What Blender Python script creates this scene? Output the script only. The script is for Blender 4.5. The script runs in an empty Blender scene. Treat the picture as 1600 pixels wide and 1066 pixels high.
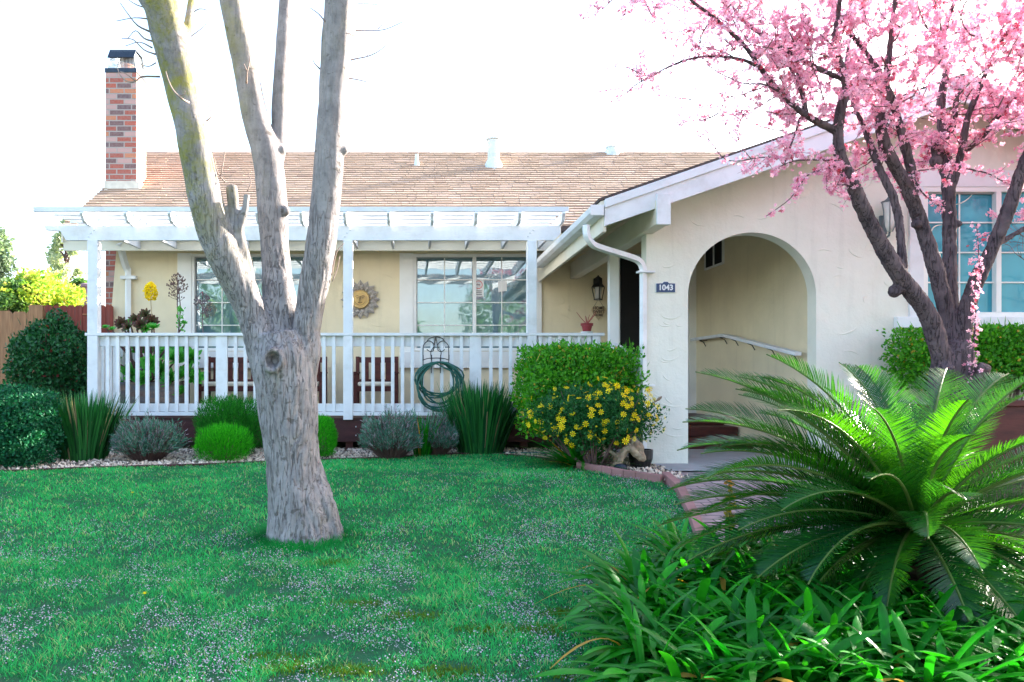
import bpy, math, random
import numpy as np
from mathutils import Vector, noise
R = math.radians
rng = np.random.RandomState(7)
random.seed(7)
C = bpy.context.scene.collection
scene = bpy.context.scene

# ------------------------------------------------------------------ camera
F, CX, CY, EYE = 1200.0, 650.0, 590.0, 1.0
def P(px, py, D):
    return Vector(((px - CX) * D / F, D, EYE + (CY - py) * D / F))
cd = bpy.data.cameras.new('camera'); cam = bpy.data.objects.new('camera', cd); C.objects.link(cam)
cam.location = (0, 0, EYE); cam.rotation_euler = (R(90), 0, 0)
cd.sensor_width = 36; cd.lens = 27
cd.shift_x = (800 - CX) / 1600; cd.shift_y = (CY - 533) / 1600
cd.clip_start = 0.05; cd.clip_end = 3000
scene.camera = cam
# ------------------------------------------------------------------ sky, sun
SUN_AZ, SUN_EL = 62.0, 21.0
w = bpy.data.worlds.new("World"); scene.world = w; w.use_nodes = True
nt = w.node_tree; nt.nodes.clear()
sky = nt.nodes.new('ShaderNodeTexSky'); sky.sky_type = 'NISHITA'; sky.sun_disc = False
sky.sun_elevation = R(SUN_EL); sky.sun_rotation = R(SUN_AZ)
sky.air_density = 1.0; sky.dust_density = 2.5; sky.ozone_density = 1.0
bg = nt.nodes.new('ShaderNodeBackground'); bg.inputs[1].default_value = 0.15
out = nt.nodes.new('ShaderNodeOutputWorld')
nt.links.new(sky.outputs[0], bg.inputs[0]); nt.links.new(bg.outputs[0], out.inputs[0])
sd = bpy.data.lights.new('sun', 'SUN'); sd.energy = 5.0; sd.angle = R(0.5); sd.color = (1, .93, .82)
so = bpy.data.objects.new('sun', sd); C.objects.link(so)
sv = Vector((math.sin(R(SUN_AZ)) * math.cos(R(SUN_EL)), math.cos(R(SUN_AZ)) * math.cos(R(SUN_EL)), math.sin(R(SUN_EL))))
so.rotation_euler = sv.to_track_quat('Z', 'Y').to_euler(); so.location = sv * 40
vs = scene.view_settings
vs.view_transform = 'Standard'; vs.look = 'None'; vs.gamma = 1; vs.exposure = 2.55
scene.render.engine = 'CYCLES'

# ------------------------------------------------------------------ helpers
ORG = {}
def org(o): return ORG.get(o.name, Vector((0, 0, 0)))
def tag(o, label=None, cat=None, group=None, kind=None):
    if label: o['label'] = label
    if cat: o['category'] = cat
    if group: o['group'] = group
    if kind: o['kind'] = kind
    return o
def thing(name, loc, label, cat, group=None):
    o = bpy.data.objects.new(name, None); C.objects.link(o); o.empty_display_size = .1
    o.location = loc; ORG[o.name] = Vector(loc)
    return tag(o, label, cat, group)
def link(name, me, mat, parent=None, origin=None):
    o = bpy.data.objects.new(name, me); C.objects.link(o)
    if mat: me.materials.append(mat)
    if parent:
        o.parent = parent; ORG[o.name] = org(parent)
    else:
        o.location = origin; ORG[o.name] = Vector(origin)
    return o
def basept(V):
    V = np.asarray(V); return Vector(((V[:, 0].min() + V[:, 0].max()) / 2, (V[:, 1].min() + V[:, 1].max()) / 2, V[:, 2].min()))
def fast(name, V, Fa, mat, parent=None, tint=None, smooth=False):
    V = np.asarray(V, dtype=np.float32).reshape(-1, 3); Fa = np.asarray(Fa, dtype=np.int32)
    o_ = org(parent) if parent else basept(V)
    V = V - np.array(o_, dtype=np.float32)
    me = bpy.data.meshes.new(name); n, a = Fa.shape
    me.vertices.add(len(V)); me.vertices.foreach_set('co', V.ravel())
    me.loops.add(n * a); me.loops.foreach_set('vertex_index', Fa.ravel())
    me.polygons.add(n); me.polygons.foreach_set('loop_start', np.arange(0, n * a, a, dtype=np.int32))
    me.polygons.foreach_set('use_smooth', np.full(n, smooth, dtype=bool))
    if tint is not None:
        at = me.attributes.new('tint', 'FLOAT', 'FACE'); at.data.foreach_set('value', np.asarray(tint, dtype=np.float32))
    me.update(calc_edges=True); me.validate()
    return link(name, me, mat, parent, o_)

class MB:
    def __init__(s): s.v = []; s.f = []; s.t = []; s.tc = 0.5
    def add(s, vs_, fs):
        b = len(s.v); s.v += [tuple(v) for v in vs_]; s.f += [tuple(b + i for i in f) for f in fs]; s.t += [s.tc] * len(fs)
        return s
    def box(s, x0, x1, y0, y1, z0, z1):
        if x0 > x1: x0, x1 = x1, x0
        return s.add([(x0,y0,z0),(x1,y0,z0),(x1,y1,z0),(x0,y1,z0),(x0,y0,z1),(x1,y0,z1),(x1,y1,z1),(x0,y1,z1)],
                     [(0,3,2,1),(4,5,6,7),(0,1,5,4),(1,2,6,5),(2,3,7,6),(3,0,4,7)])
    def bar(s, a, b, w_, h, up=(0, 0, 1)):       # oriented box from a to b
        a = Vector(a); b = Vector(b); d = (b - a).normalized(); up = Vector(up)
        sx = d.cross(up).normalized() * w_ / 2; sz = sx.cross(d).normalized() * h / 2
        vs_ = [a - sx - sz, a + sx - sz, a + sx + sz, a - sx + sz, b - sx - sz, b + sx - sz, b + sx + sz, b - sx + sz]
        return s.add(vs_, [(0,1,2,3),(7,6,5,4),(0,4,5,1),(1,5,6,2),(2,6,7,3),(3,7,4,0)])
    def prism(s, poly, y0, y1, ax='y'):          # poly of (x,z) extruded along y (or (y,z) along x, (x,y) along z)
        n = len(poly)
        def mk(p, t): return (p[0], t, p[1]) if ax == 'y' else ((t, p[0], p[1]) if ax == 'x' else (p[0], p[1], t))
        vs_ = [mk(p, y0) for p in poly] + [mk(p, y1) for p in poly]
        fs = [tuple(range(n)), tuple(range(2 * n - 1, n - 1, -1))] + [(i, i + n, (i + 1) % n + n, (i + 1) % n) for i in range(n)]
        return s.add(vs_, fs)
    def tube(s, pts, rad, n=8, cap=True, flat=1.0):
        pts = [Vector(p) for p in pts]; m = len(pts)
        if not hasattr(rad, '__len__'): rad = [rad] * m
        vs_ = []; up = Vector((0, 0, 1)); prev = None
        for i, p in enumerate(pts):
            d = (pts[min(i + 1, m - 1)] - pts[max(i - 1, 0)])
            d = d.normalized() if d.length > 1e-9 else Vector((0, 0, 1))
            if prev is None:
                u = d.cross(Vector((0, 1, 0.01)));
                if u.length < .1: u = d.cross(Vector((1, 0, 0)))
            else: u = prev - d * prev.dot(d)
            u.normalize(); prev = u; v = d.cross(u)
            for k in range(n):
                a = 2 * math.pi * k / n
                vs_.append(p + (u * math.cos(a) + v * math.sin(a) * flat) * rad[i])
        fs = [(i*n+k, i*n+(k+1)%n, (i+1)*n+(k+1)%n, (i+1)*n+k) for i in range(m-1) for k in range(n)]
        if cap: fs += [tuple(range(n-1, -1, -1)), tuple(range((m-1)*n, m*n))]
        return s.add(vs_, fs)
    def lathe(s, c, prof, n=20):                 # prof list of (r,z)
        vs_ = [(c[0] + r*math.cos(2*math.pi*k/n), c[1] + r*math.sin(2*math.pi*k/n), c[2] + z) for r, z in prof for k in range(n)]
        fs = [(i*n+k, i*n+(k+1)%n, (i+1)*n+(k+1)%n, (i+1)*n+k) for i in range(len(prof)-1) for k in range(n)]
        fs += [tuple(range(n-1, -1, -1)), tuple(range((len(prof)-1)*n, len(prof)*n))]
        return s.add(vs_, fs)
    def build(s, name, mat, parent=None, bevel=0, smooth=False):
        V = np.array(s.v, dtype=np.float32); o_ = org(parent) if parent else basept(V)
        V = V - np.array(o_, dtype=np.float32)
        me = bpy.data.meshes.new(name); me.from_pydata([tuple(map(float, v)) for v in V], [], s.f)
        at = me.attributes.new('tint', 'FLOAT', 'FACE'); at.data.foreach_set('value', np.array(s.t, dtype=np.float32))
        if smooth: me.polygons.foreach_set('use_smooth', np.ones(len(me.polygons), dtype=bool))
        me.update()
        o = link(name, me, mat, parent, o_)
        if bevel:
            b = o.modifiers.new('bevel', 'BEVEL'); b.width = bevel; b.segments = 2; b.limit_method = 'ANGLE'
        return o
def box(name, mat, parent, *a, bevel=.004):
    return MB().box(*a).build(name, mat, parent, bevel)
def catmull(pts, k=6):
    """pts: arrays (n,d); returns resampled"""
    p = np.array([list(q) for q in pts], dtype=float); n = len(p)
    if n < 3:
        return np.array([p[0] + (p[-1] - p[0]) * t for t in np.linspace(0, 1, k + 1)])
    e = np.vstack([2*p[0]-p[1], p, 2*p[-1]-p[-2]]); r_ = []
    for i in range(1, n):
        a, b, c, d = e[i-1], e[i], e[i+1], e[i+2]
        for t in np.arange(k) / k:
            r_.append(.5*((2*b)+(-a+c)*t+(2*a-5*b+4*c-d)*t*t+(-a+3*b-3*c+d)*t**3))
    r_.append(p[-1]); return np.array(r_)
def unit(a): return a / (np.linalg.norm(a, axis=-1, keepdims=True) + 1e-9)
def frames(d, nrm):
    y = unit(d); x = unit(np.cross(y, nrm)); z = np.cross(x, y)
    return np.stack([x, y, z], axis=-1)          # columns
def scatter(tv, tf, pos, rot, sc):
    tv = np.asarray(tv, float); tf = np.asarray(tf); n = len(pos); k = len(tv)
    sc = np.asarray(sc, float)
    if sc.ndim == 1: sc = sc[:, None]
    V = np.einsum('nij,nkj->nki', rot, tv[None] * sc[:, None, :]) + pos[:, None, :]
    Fa = (tf[None] + (np.arange(n) * k)[:, None, None]).reshape(-1, tf.shape[1])
    return V.reshape(-1, 3), Fa
def ribbons(base, d, wv, L, W, sag, nseg=3, prof=None):
    n = len(base); t = np.linspace(0, 1, nseg + 1)
    if prof is None: prof = np.clip(1.15 * (1 - t ** 2.5), .06, 1) * np.clip(.55 + t * 3, 0, 1)
    L = np.broadcast_to(L, (n,)); W = np.broadcast_to(W, (n,))
    c = base[:, None] + (d[:, None] * t[None, :, None] + sag[:, None] * (t ** 2)[None, :, None]) * L[:, None, None]
    h = wv[:, None] * (W[:, None] * prof[None])[..., None] * .5
    V = np.stack([c - h, c + h], axis=2).reshape(-1, 3)
    i = np.arange(n)[:, None] * (nseg + 1) * 2 + np.arange(nseg)[None] * 2
    Fa = np.stack([i, i + 1, i + 3, i + 2], axis=-1).reshape(-1, 4)
    return V, Fa
def rdir(n, zmin=-1, zmax=1, r=rng):
    z = r.uniform(zmin, zmax, n); a = r.uniform(0, 2 * np.pi, n); q = np.sqrt(1 - z * z)
    return np.stack([q * np.cos(a), q * np.sin(a), z], -1)
def merge(parts):
    Vs, Fs, b = [], [], 0
    for V, Fa in parts: Vs.append(V); Fs.append(Fa + b); b += len(V)
    return np.vstack(Vs), np.vstack(Fs)
def copy_tree(o, parent=None):
    c = o.copy(); C.objects.link(c)
    if parent: c.parent = parent
    for ch in list(o.children): copy_tree(ch, c)
    return c

# ------------------------------------------------------------------ materials
def newmat(name):
    m = bpy.data.materials.new(name); m.use_nodes = True; t = m.node_tree; b = t.nodes['Principled BSDF']; return m, t, b
def mixc(t, fac, a, b, bt='MIX'):
    n = t.nodes.new('ShaderNodeMix'); n.data_type = 'RGBA'; n.blend_type = bt
    for s_, v in ((n.inputs[0], fac), (n.inputs[6], a), (n.inputs[7], b)):
        if isinstance(v, bpy.types.NodeSocket): t.links.new(v, s_)
        elif isinstance(v, (int, float)): s_.default_value = v
        else: s_.default_value = (*v, 1)
    return n.outputs[2]
def coords(t, sc=(1, 1, 1), kind='Object'):
    c = t.nodes.new('ShaderNodeTexCoord'); m = t.nodes.new('ShaderNodeMapping'); m.inputs[3].default_value = sc
    t.links.new(c.outputs[kind], m.inputs[0]); return m.outputs[0]
def noi(t, vec, scale, detail=4, rough=.55, lo=.35, hi=.65):
    n = t.nodes.new('ShaderNodeTexNoise'); n.inputs['Scale'].default_value = scale; n.inputs['Detail'].default_value = detail
    n.inputs['Roughness'].default_value = rough; t.links.new(vec, n.inputs['Vector'])
    r_ = t.nodes.new('ShaderNodeMapRange'); r_.inputs[1].default_value = lo; r_.inputs[2].default_value = hi
    t.links.new(n.outputs['Fac'], r_.inputs[0]); return r_.outputs[0]
def math_(t, op, a, b=None):
    n = t.nodes.new('ShaderNodeMath'); n.operation = op
    for i, v in enumerate((a, b)):
        if v is None: continue
        if isinstance(v, (int, float)): n.inputs[i].default_value = v
        else: t.links.new(v, n.inputs[i])
    return n.outputs[0]
def bumpn(t, b, h, dist, strength=1.0):
    n = t.nodes.new('ShaderNodeBump'); n.inputs['Distance'].default_value = dist; n.inputs['Strength'].default_value = strength
    t.links.new(h, n.inputs['Height']); t.links.new(n.outputs[0], b.inputs['Normal'])
def pm(name, c1, c2=None, scale=3, rough=.7, bump=0, bscale=60, stretch=(1, 1, 1), spec=.3, metal=0, dirt=None, dscale=1.2, damt=.5):
    m, t, b = newmat(name); c2 = c2 or tuple(x * .85 for x in c1)
    v = coords(t, stretch); col = mixc(t, noi(t, v, scale), c1, c2)
    if dirt: col = mixc(t, math_(t, 'MULTIPLY', noi(t, v, dscale, 6, .65, .5, .8), damt), col, dirt)
    t.links.new(col, b.inputs['Base Color'])
    b.inputs['Roughness'].default_value = rough; b.inputs['Specular IOR Level'].default_value = spec; b.inputs['Metallic'].default_value = metal
    if bump: bumpn(t, b, noi(t, v, bscale, 5, .6, 0, 1), bump)
    return m
def leafm(name, c1, c2, trans=.35, rough=.45, spec=.4, tcol=None, third=None):
    m, t, b = newmat(name)
    a = t.nodes.new('ShaderNodeAttribute'); a.attribute_name = 'tint'
    col = mixc(t, a.outputs['Fac'], c1, c2)
    if third is not None:
        g = math_(t, 'GREATER_THAN', a.outputs['Fac'], third[0]); col = mixc(t, g, col, third[1])
    t.links.new(col, b.inputs['Base Color']); b.inputs['Roughness'].default_value = rough; b.inputs['Specular IOR Level'].default_value = spec
    tr = t.nodes.new('ShaderNodeBsdfTranslucent')
    tc = mixc(t, 1.0, col, tcol or (1.6, 1.7, .9), 'MULTIPLY'); t.links.new(tc, tr.inputs[0])
    mx = t.nodes.new('ShaderNodeMixShader'); mx.inputs[0].default_value = trans
    t.links.new(b.outputs[0], mx.inputs[1]); t.links.new(tr.outputs[0], mx.inputs[2])
    t.links.new(mx.outputs[0], t.nodes['Material Output'].inputs[0]); return m

M = {}
M['white'] = pm('white_paint', (.78, .79, .80), (.70, .71, .73), 2.5, .55, .0015, 30, (1, 1, 1), dirt=(.45, .42, .36), dscale=5, damt=.4)
M['white2'] = pm('white_trim', (.82, .81, .78), (.74, .73, .70), 2, .5, .001, 30, dirt=(.5, .46, .4), dscale=3, damt=.2)
M['creamtrim'] = pm('cream_trim', (.76, .71, .58), (.68, .63, .50), 2, .55, .001, 30)
def stucco(name, c1, c2):
    m, t, b = newmat(name); v = coords(t)
    col = mixc(t, noi(t, v, 1.3, 5, .6), c1, c2)
    streak = noi(t, coords(t, (6, 6, .5)), 1.5, 4, .6, .55, .8)
    col = mixc(t, math_(t, 'MULTIPLY', streak, .22), col, tuple(x * .6 for x in c2))
    t.links.new(col, b.inputs['Base Color']); b.inputs['Roughness'].default_value = .9; b.inputs['Specular IOR Level'].default_value = .15
    h = math_(t, 'ADD', math_(t, 'MULTIPLY', noi(t, v, 3.2, 3, .5, .3, .7), 1.0), math_(t, 'MULTIPLY', noi(t, v, 55, 4, .6, 0, 1), .35))
    bumpn(t, b, h, .012, .8); return m
M['stucco'] = stucco('stucco_cream', (.80, .69, .48), (.72, .62, .43))
M['stucco2'] = stucco('stucco_grey', (.79, .78, .69), (.72, .71, .62))
def brickm(name, cols, mortar, bw, bh, axis='xz', mort=.012):
    m, t, b = newmat(name); c = t.nodes.new('ShaderNodeTexCoord'); s_ = t.nodes.new('ShaderNodeSeparateXYZ'); t.links.new(c.outputs['Object'], s_.inputs[0])
    k = t.nodes.new('ShaderNodeCombineXYZ')
    hx = math_(t, 'ADD', s_.outputs[0], s_.outputs[1]) if axis == 'xz' else s_.outputs[0]
    t.links.new(hx, k.inputs[0]); t.links.new(s_.outputs[2 if axis == 'xz' else 1], k.inputs[1])
    br = t.nodes.new('ShaderNodeTexBrick'); t.links.new(k.outputs[0], br.inputs['Vector']); br.inputs['Scale'].default_value = 1
    br.inputs['Brick Width'].default_value = bw; br.inputs['Row Height'].default_value = bh; br.inputs['Mortar Size'].default_value = mort
    br.inputs['Mortar Smooth'].default_value = .2; br.inputs['Color1'].default_value = (0, 0, 0, 1); br.inputs['Color2'].default_value = (1, 1, 1, 1); br.inputs['Mortar'].default_value = (0, 0, 0, 1); br.inputs['Bias'].default_value = 0
    cr = t.nodes.new('ShaderNodeValToRGB'); cr.color_ramp.interpolation = 'CONSTANT'; e = cr.color_ramp.elements
    e[0].color = (*cols[0], 1)
    for i, c_ in enumerate(cols[1:]):
        q = e[1] if i == 0 else e.new(.5); q.position = (i + 1) / len(cols); q.color = (*c_, 1)
    t.links.new(br.outputs['Color'], cr.inputs[0])
    n_ = noi(t, c.outputs['Object'], 25, 5, .7)
    col = mixc(t, math_(t, 'MULTIPLY', n_, .3), cr.outputs[0], (.42, .36, .33)); col = mixc(t, br.outputs['Fac'], col, mortar)
    t.links.new(col, b.inputs['Base Color']); b.inputs['Roughness'].default_value = .9
    h = math_(t, 'SUBTRACT', math_(t, 'MULTIPLY', n_, .25), br.outputs['Fac']); bumpn(t, b, h, .008); return m
M['brick'] = brickm('chimney_brick', [(.46,.09,.05),(.17,.08,.08),(.55,.19,.09),(.52,.30,.27),(.38,.08,.05),(.60,.45,.42),(.15,.08,.09),(.50,.13,.07)], (.40,.34,.31), .27, .098, mort=.012)
M['paver'] = brickm('path_pavers', [(.34,.24,.24),(.27,.19,.20),(.38,.29,.28),(.30,.22,.22)], (.10,.09,.09), .21, .11, 'xy', .008)
def shinglem():
    m, t, b = newmat('roof_shingles'); a = t.nodes.new('ShaderNodeAttribute'); a.attribute_name = 'tint'
    cr = t.nodes.new('ShaderNodeValToRGB'); e = cr.color_ramp.elements
    e[0].color = (.24, .14, .11, 1); e[1].color = (.68, .50, .38, 1); q = e.new(.5); q.color = (.55, .38, .27, 1); q = e.new(.8); q.color = (.60, .42, .32, 1)
    t.links.new(a.outputs['Fac'], cr.inputs[0]); v = coords(t)
    col = mixc(t, math_(t, 'MULTIPLY', noi(t, coords(t, (1, 6, 6)), 9, 5, .7), .35), cr.outputs[0], (.20, .16, .13))
    t.links.new(col, b.inputs['Base Color']); b.inputs['Roughness'].default_value = .85; bumpn(t, b, noi(t, v, 120, 4, .7, 0, 1), .003); return m
M['shingle'] = shinglem()
M['asphalt'] = pm('asphalt_roofing', (.12, .09, .075), (.07, .05, .045), 8, .9, .004, 90)
M['redwood'] = pm('red_stained_wood', (.11, .028, .022), (.06, .016, .014), 3, .6, .002, 12, (1, 1, 6))
M['deckwood'] = pm('dark_deck_wood', (.075, .022, .022), (.045, .014, .015), 3, .5, .002, 15, (1, 1, 6))
M['fencewood'] = pm('natural_fence_wood', (.42, .22, .11), (.28, .14, .07), 3, .8, .003, 9, (14, 14, 1), dirt=(.2, .1, .05), dscale=.8, damt=.5)
M['redfence'] = pm('red_fence_wood', (.26, .055, .035), (.16, .035, .025), 3, .75, .003, 9, (14, 14, 1), dirt=(.42, .2, .16), dscale=1.5, damt=.4)
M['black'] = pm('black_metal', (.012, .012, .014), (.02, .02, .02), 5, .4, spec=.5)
M['screen'] = pm('dark_screen', (.010, .011, .013), (.014, .014, .016), 5, .6, spec=.25)
M['metal'] = pm('galvanised_metal', (.62, .66, .68), (.5, .53, .55), 8, .4, metal=.5, spec=.5)
M['vent'] = pm('painted_vent_metal', (.70, .74, .72), (.55, .60, .58), 8, .5)
M['darkmetal'] = pm('dark_cap_metal', (.03, .045, .06), (.05, .06, .08), 8, .4, metal=.6)
M['terra'] = pm('terracotta', (.50, .22, .11), (.4, .17, .09), 8, .8, .002, 60)
M['cushion'] = pm('cream_fabric', (.75, .68, .55), (.68, .60, .48), 8, .9, .002, 90)
M['hose'] = pm('green_rubber', (.008, .085, .065), (.012, .11, .08), 5, .35, spec=.5)
M['edging'] = pm('pink_edging', (.34, .17, .16), (.26, .13, .12), 4, .85, .003, 50, dirt=(.15, .1, .08), dscale=3, damt=.5)
M['concrete'] = pm('grey_concrete', (.40, .40, .41), (.33, .33, .34), 3, .85, .002, 60, dirt=(.2, .2, .2), dscale=2, damt=.35)
M['soil'] = pm('dark_soil', (.055, .035, .025), (.03, .02, .014), 12, .95, .02, 30)
M['ground'] = pm('dry_ground', (.16, .14, .09), (.10, .10, .06), 2, .95, .01, 20)
M['gravelbase'] = pm('gravel_base', (.36, .28, .22), (.16, .12, .09), 40, .9, .01, 60)
M['lawnbase'] = pm('turf_soil', (.006, .10, .035), (.02, .08, .03), 9, .95, .01, 60)
M['plaque'] = pm('blue_enamel', (.02, .045, .12), (.03, .06, .15), 20, .3, spec=.5)
M['paper'] = pm('white_paper', (.78, .76, .74), (.74, .72, .70), 5, .8)
M['signred'] = pm('red_print', (.65, .06, .05), None, 5, .7)
M['ink'] = pm('dark_ink', (.05, .04, .04), None, 5, .7)
M['gold'] = pm('weathered_gold', (.62, .40, .14), (.48, .32, .14), 12, .55, .003, 30, metal=.15)
M['pewter'] = pm('weathered_metal', (.46, .41, .36), (.33, .29, .26), 14, .6, .003, 30, metal=.1)
M['lampglass'] = pm('frosted_lamp_glass', (.62, .62, .58), (.5, .5, .48), 6, .25, spec=.6)
M['potred'] = pm('red_glazed_pot', (.30, .04, .05), (.2, .03, .03), 12, .5)
M['tan'] = pm('tan_board', (.55, .42, .26), (.45, .34, .2), 9, .8)
M['broom'] = pm('red_handle', (.35, .02, .05), None, 5, .4)
M['greenroof'] = pm('far_shingles', (.30, .30, .32), (.22, .22, .25), 8, .9)
M['pebble'] = leafm('pebbles', (.85, .72, .60), (.50, .36, .27), .0, .8, .2, third=(.85, (.16, .13, .12)))
def barkm(name, c1, c2, crack, sc, moss=None, bump=.02):
    m, t, b = newmat(name); v = coords(t, (1, 1, .10))
    n1 = t.nodes.new('ShaderNodeTexNoise'); n1.inputs['Scale'].default_value = sc; n1.inputs['Detail'].default_value = 3; n1.inputs['Roughness'].default_value = .6; n1.inputs['Distortion'].default_value = .6; t.links.new(v, n1.inputs['Vector'])
    cr = t.nodes.new('ShaderNodeMapRange'); cr.inputs[1].default_value = 0; cr.inputs[2].default_value = .028; t.links.new(math_(t, 'ABSOLUTE', math_(t, 'SUBTRACT', n1.outputs['Fac'], .5)), cr.inputs[0])
    col = mixc(t, noi(t, coords(t), 7, 6, .7), c1, c2)
    sp = t.nodes.new('ShaderNodeSeparateXYZ'); t.links.new(coords(t), sp.inputs[0])
    if moss:
        up = t.nodes.new('ShaderNodeMapRange'); up.inputs[1].default_value = 1.9; up.inputs[2].default_value = 2.9; up.inputs[3].default_value = 1; up.inputs[4].default_value = .25; t.links.new(sp.outputs[2], up.inputs[0])
        fac = math_(t, 'MULTIPLY', math_(t, 'SUBTRACT', 1, cr.outputs[0]), up.outputs[0])
    else: fac = math_(t, 'SUBTRACT', 1, cr.outputs[0])
    col = mixc(t, math_(t, 'MULTIPLY', fac, .55), col, crack)
    if moss:
        col = mixc(t, math_(t, 'MULTIPLY', noi(t, coords(t, (1, 1, 1.6)), 11, 2, .5, .66, .72), .75), col, crack)
        col = mixc(t, math_(t, 'MULTIPLY', noi(t, coords(t, (1, 1, 1.2)), 60, 2, .5, .66, .74), .5), col, crack)
        lf = t.nodes.new('ShaderNodeMapRange'); lf.inputs[1].default_value = -.35; lf.inputs[2].default_value = -.75; t.links.new(sp.outputs[0], lf.inputs[0])
        hi = t.nodes.new('ShaderNodeMapRange'); hi.inputs[1].default_value = 1.7; hi.inputs[2].default_value = 2.6; t.links.new(sp.outputs[2], hi.inputs[0])
        mf = math_(t, 'MULTIPLY', math_(t, 'MULTIPLY', lf.outputs[0], hi.outputs[0]), noi(t, coords(t), 6, 6, .75, .42, .6))
        col = mixc(t, math_(t, 'MULTIPLY', mf, .8), col, moss)
        mf2 = math_(t, 'MULTIPLY', noi(t, coords(t, (1, 1, .4)), 4, 5, .7, .56, .72), .35); col = mixc(t, mf2, col, (.13, .14, .05))
    t.links.new(col, b.inputs['Base Color']); b.inputs['Roughness'].default_value = .9; b.inputs['Specular IOR Level'].default_value = .2
    h = math_(t, 'ADD', math_(t, 'MULTIPLY', fac, -1.0), math_(t, 'MULTIPLY', noi(t, coords(t), 40, 5, .7, 0, 1), .4)); bumpn(t, b, h, bump); return m
M['bark'] = barkm('pale_bark', (.33, .30, .30), (.20, .18, .185), (.10, .085, .075), 34, (.26, .24, .03), .008)
M['cherrybark'] = barkm('cherry_bark', (.075, .052, .062), (.15, .105, .11), (.018, .013, .015), 30, None, .010)
M['twig'] = pm('twig_bark', (.16, .10, .09), (.10, .06, .055), 9, .8)
M['paletwig'] = pm('pale_twig_bark', (.36, .27, .23), (.25, .18, .16), 9, .8)
M['gnarl'] = pm('gnarled_wood', (.50, .40, .28), (.22, .15, .10), 8, .9, .02, 25)
M['grass'] = leafm('grass_blades', (.008, .22, .060), (.045, .50, .135), .35, .6, .2, third=(.95, (.42, .48, .22)))
M['moss'] = leafm('lawn_moss', (.07, .16, .01), (.14, .22, .01), .1, .8, .1)
M['petal'] = leafm('fallen_petals', (.50, .39, .50), (.74, .60, .70), .3, .7, .1, (1, 1, 1))
M['blossom'] = leafm('cherry_blossom', (.85, .34, .50), (.95, .68, .78), .45, .6, .2, (1.0, .85, .9), third=(.955, (.55, .07, .12)))
M['agap'] = leafm('strap_leaves', (.003, .10, .008), (.022, .25, .012), .32, .4, .22, (2.6, 2.6, .8), third=(.965, (.45, .24, .04)))
M['cycad'] = leafm('palm_fronds', (.002, .042, .018), (.016, .12, .012), .40, .27, .5, (6.0, 3.2, .3))
M['rachis'] = pm('palm_rib', (.10, .16, .03), (.07, .12, .02), 6, .5)
M['darkshrub'] = leafm('dark_glossy_leaves', (.008, .07, .025), (.025, .14, .035), .2, .4, .35, third=(.985, (.25, .05, .04)))
M['roundshrub'] = leafm('bluish_green_leaves', (.004, .065, .033), (.015, .15, .055), .2, .5, .2)
M['hedge'] = leafm('bright_hedge_leaves', (.025, .17, .008), (.10, .38, .015), .35, .45, .3, third=(.97, (.45, .32, .04)))
M['box'] = leafm('bright_fine_leaves', (.01, .18, .008), (.06, .50, .015), .35, .6, .15)
M['flax'] = leafm('upright_blades', (.005, .065, .020), (.035, .22, .045), .2, .4, .35, third=(.96, (.32, .25, .15)))
M['lav'] = leafm('grey_green_leaves', (.05, .21, .14), (.15, .30, .23), .2, .7, .2, third=(.75, (.36, .30, .36)))
M['box2'] = leafm('fine_leaves', (.006, .10, .012), (.03, .24, .02), .3, .6, .15)
M['daisyleaf'] = leafm('daisy_leaves', (.006, .075, .022), (.03, .16, .035), .3, .5, .3)
M['yellow'] = leafm('yellow_petals', (1.0, .72, .0), (1.0, .84, .02), .3, .6, .2, (1, 1, 1))
M['aeon'] = leafm('succulent_leaves', (.03, .30, .03), (.12, .50, .06), .25, .35, .5)
M['aeondark'] = leafm('dark_succulent_leaves', (.06, .05, .03), (.06, .24, .05), .15, .4, .4, third=(.75, (.10, .035, .03)))
M['lime'] = leafm('lime_tree_leaves', (.12, .28, .04), (.48, .50, .06), .4, .5, .3, third=(.93, (.6, .42, .15)))
M['eucal'] = leafm('haze_paled_leaves', (.26, .32, .24), (.42, .46, .34), .4, .5, .3)  # leaf colour paled to include haze and overexposure
M['conif'] = leafm('dark_tree_leaves', (.12, .18, .13), (.22, .29, .2), .3, .6, .2)
M['midtree'] = leafm('green_tree_leaves', (.05, .13, .04), (.12, .22, .06), .35, .5, .3)
def glassm(name, c, c2, refl, sc=3):
    m, t, b = newmat(name); v = coords(t, (1, 1, .6)); col = mixc(t, noi(t, v, sc, 3, .5, .4, .6), c, c2); t.links.new(col, b.inputs['Base Color']); b.inputs['Roughness'].default_value = .6
    g = t.nodes.new('ShaderNodeBsdfGlossy'); g.inputs['Roughness'].default_value = .02; g.inputs[0].default_value = (.85, .95, 1, 1)
    mx = t.nodes.new('ShaderNodeMixShader'); mx.inputs[0].default_value = refl
    t.links.new(b.outputs[0], mx.inputs[1]); t.links.new(g.outputs[0], mx.inputs[2]); t.links.new(mx.outputs[0], t.nodes['Material Output'].inputs[0])
    n_ = t.nodes.new('ShaderNodeBump'); n_.inputs['Distance'].default_value = .004; t.links.new(noi(t, coords(t), 1.6, 2, .5, 0, 1), n_.inputs['Height']); t.links.new(n_.outputs[0], g.inputs['Normal'])
    return m
M['glass'] = glassm('window_glass', (.03, .10, .13), (.07, .16, .19), .22)  # teal base colour stands in for part of the reflection
M['glass2'] = glassm('reflection_tinted_glass', (.008, .24, .32), (.012, .30, .39), .04)  # turquoise reflection painted as the pane's own colour

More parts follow.
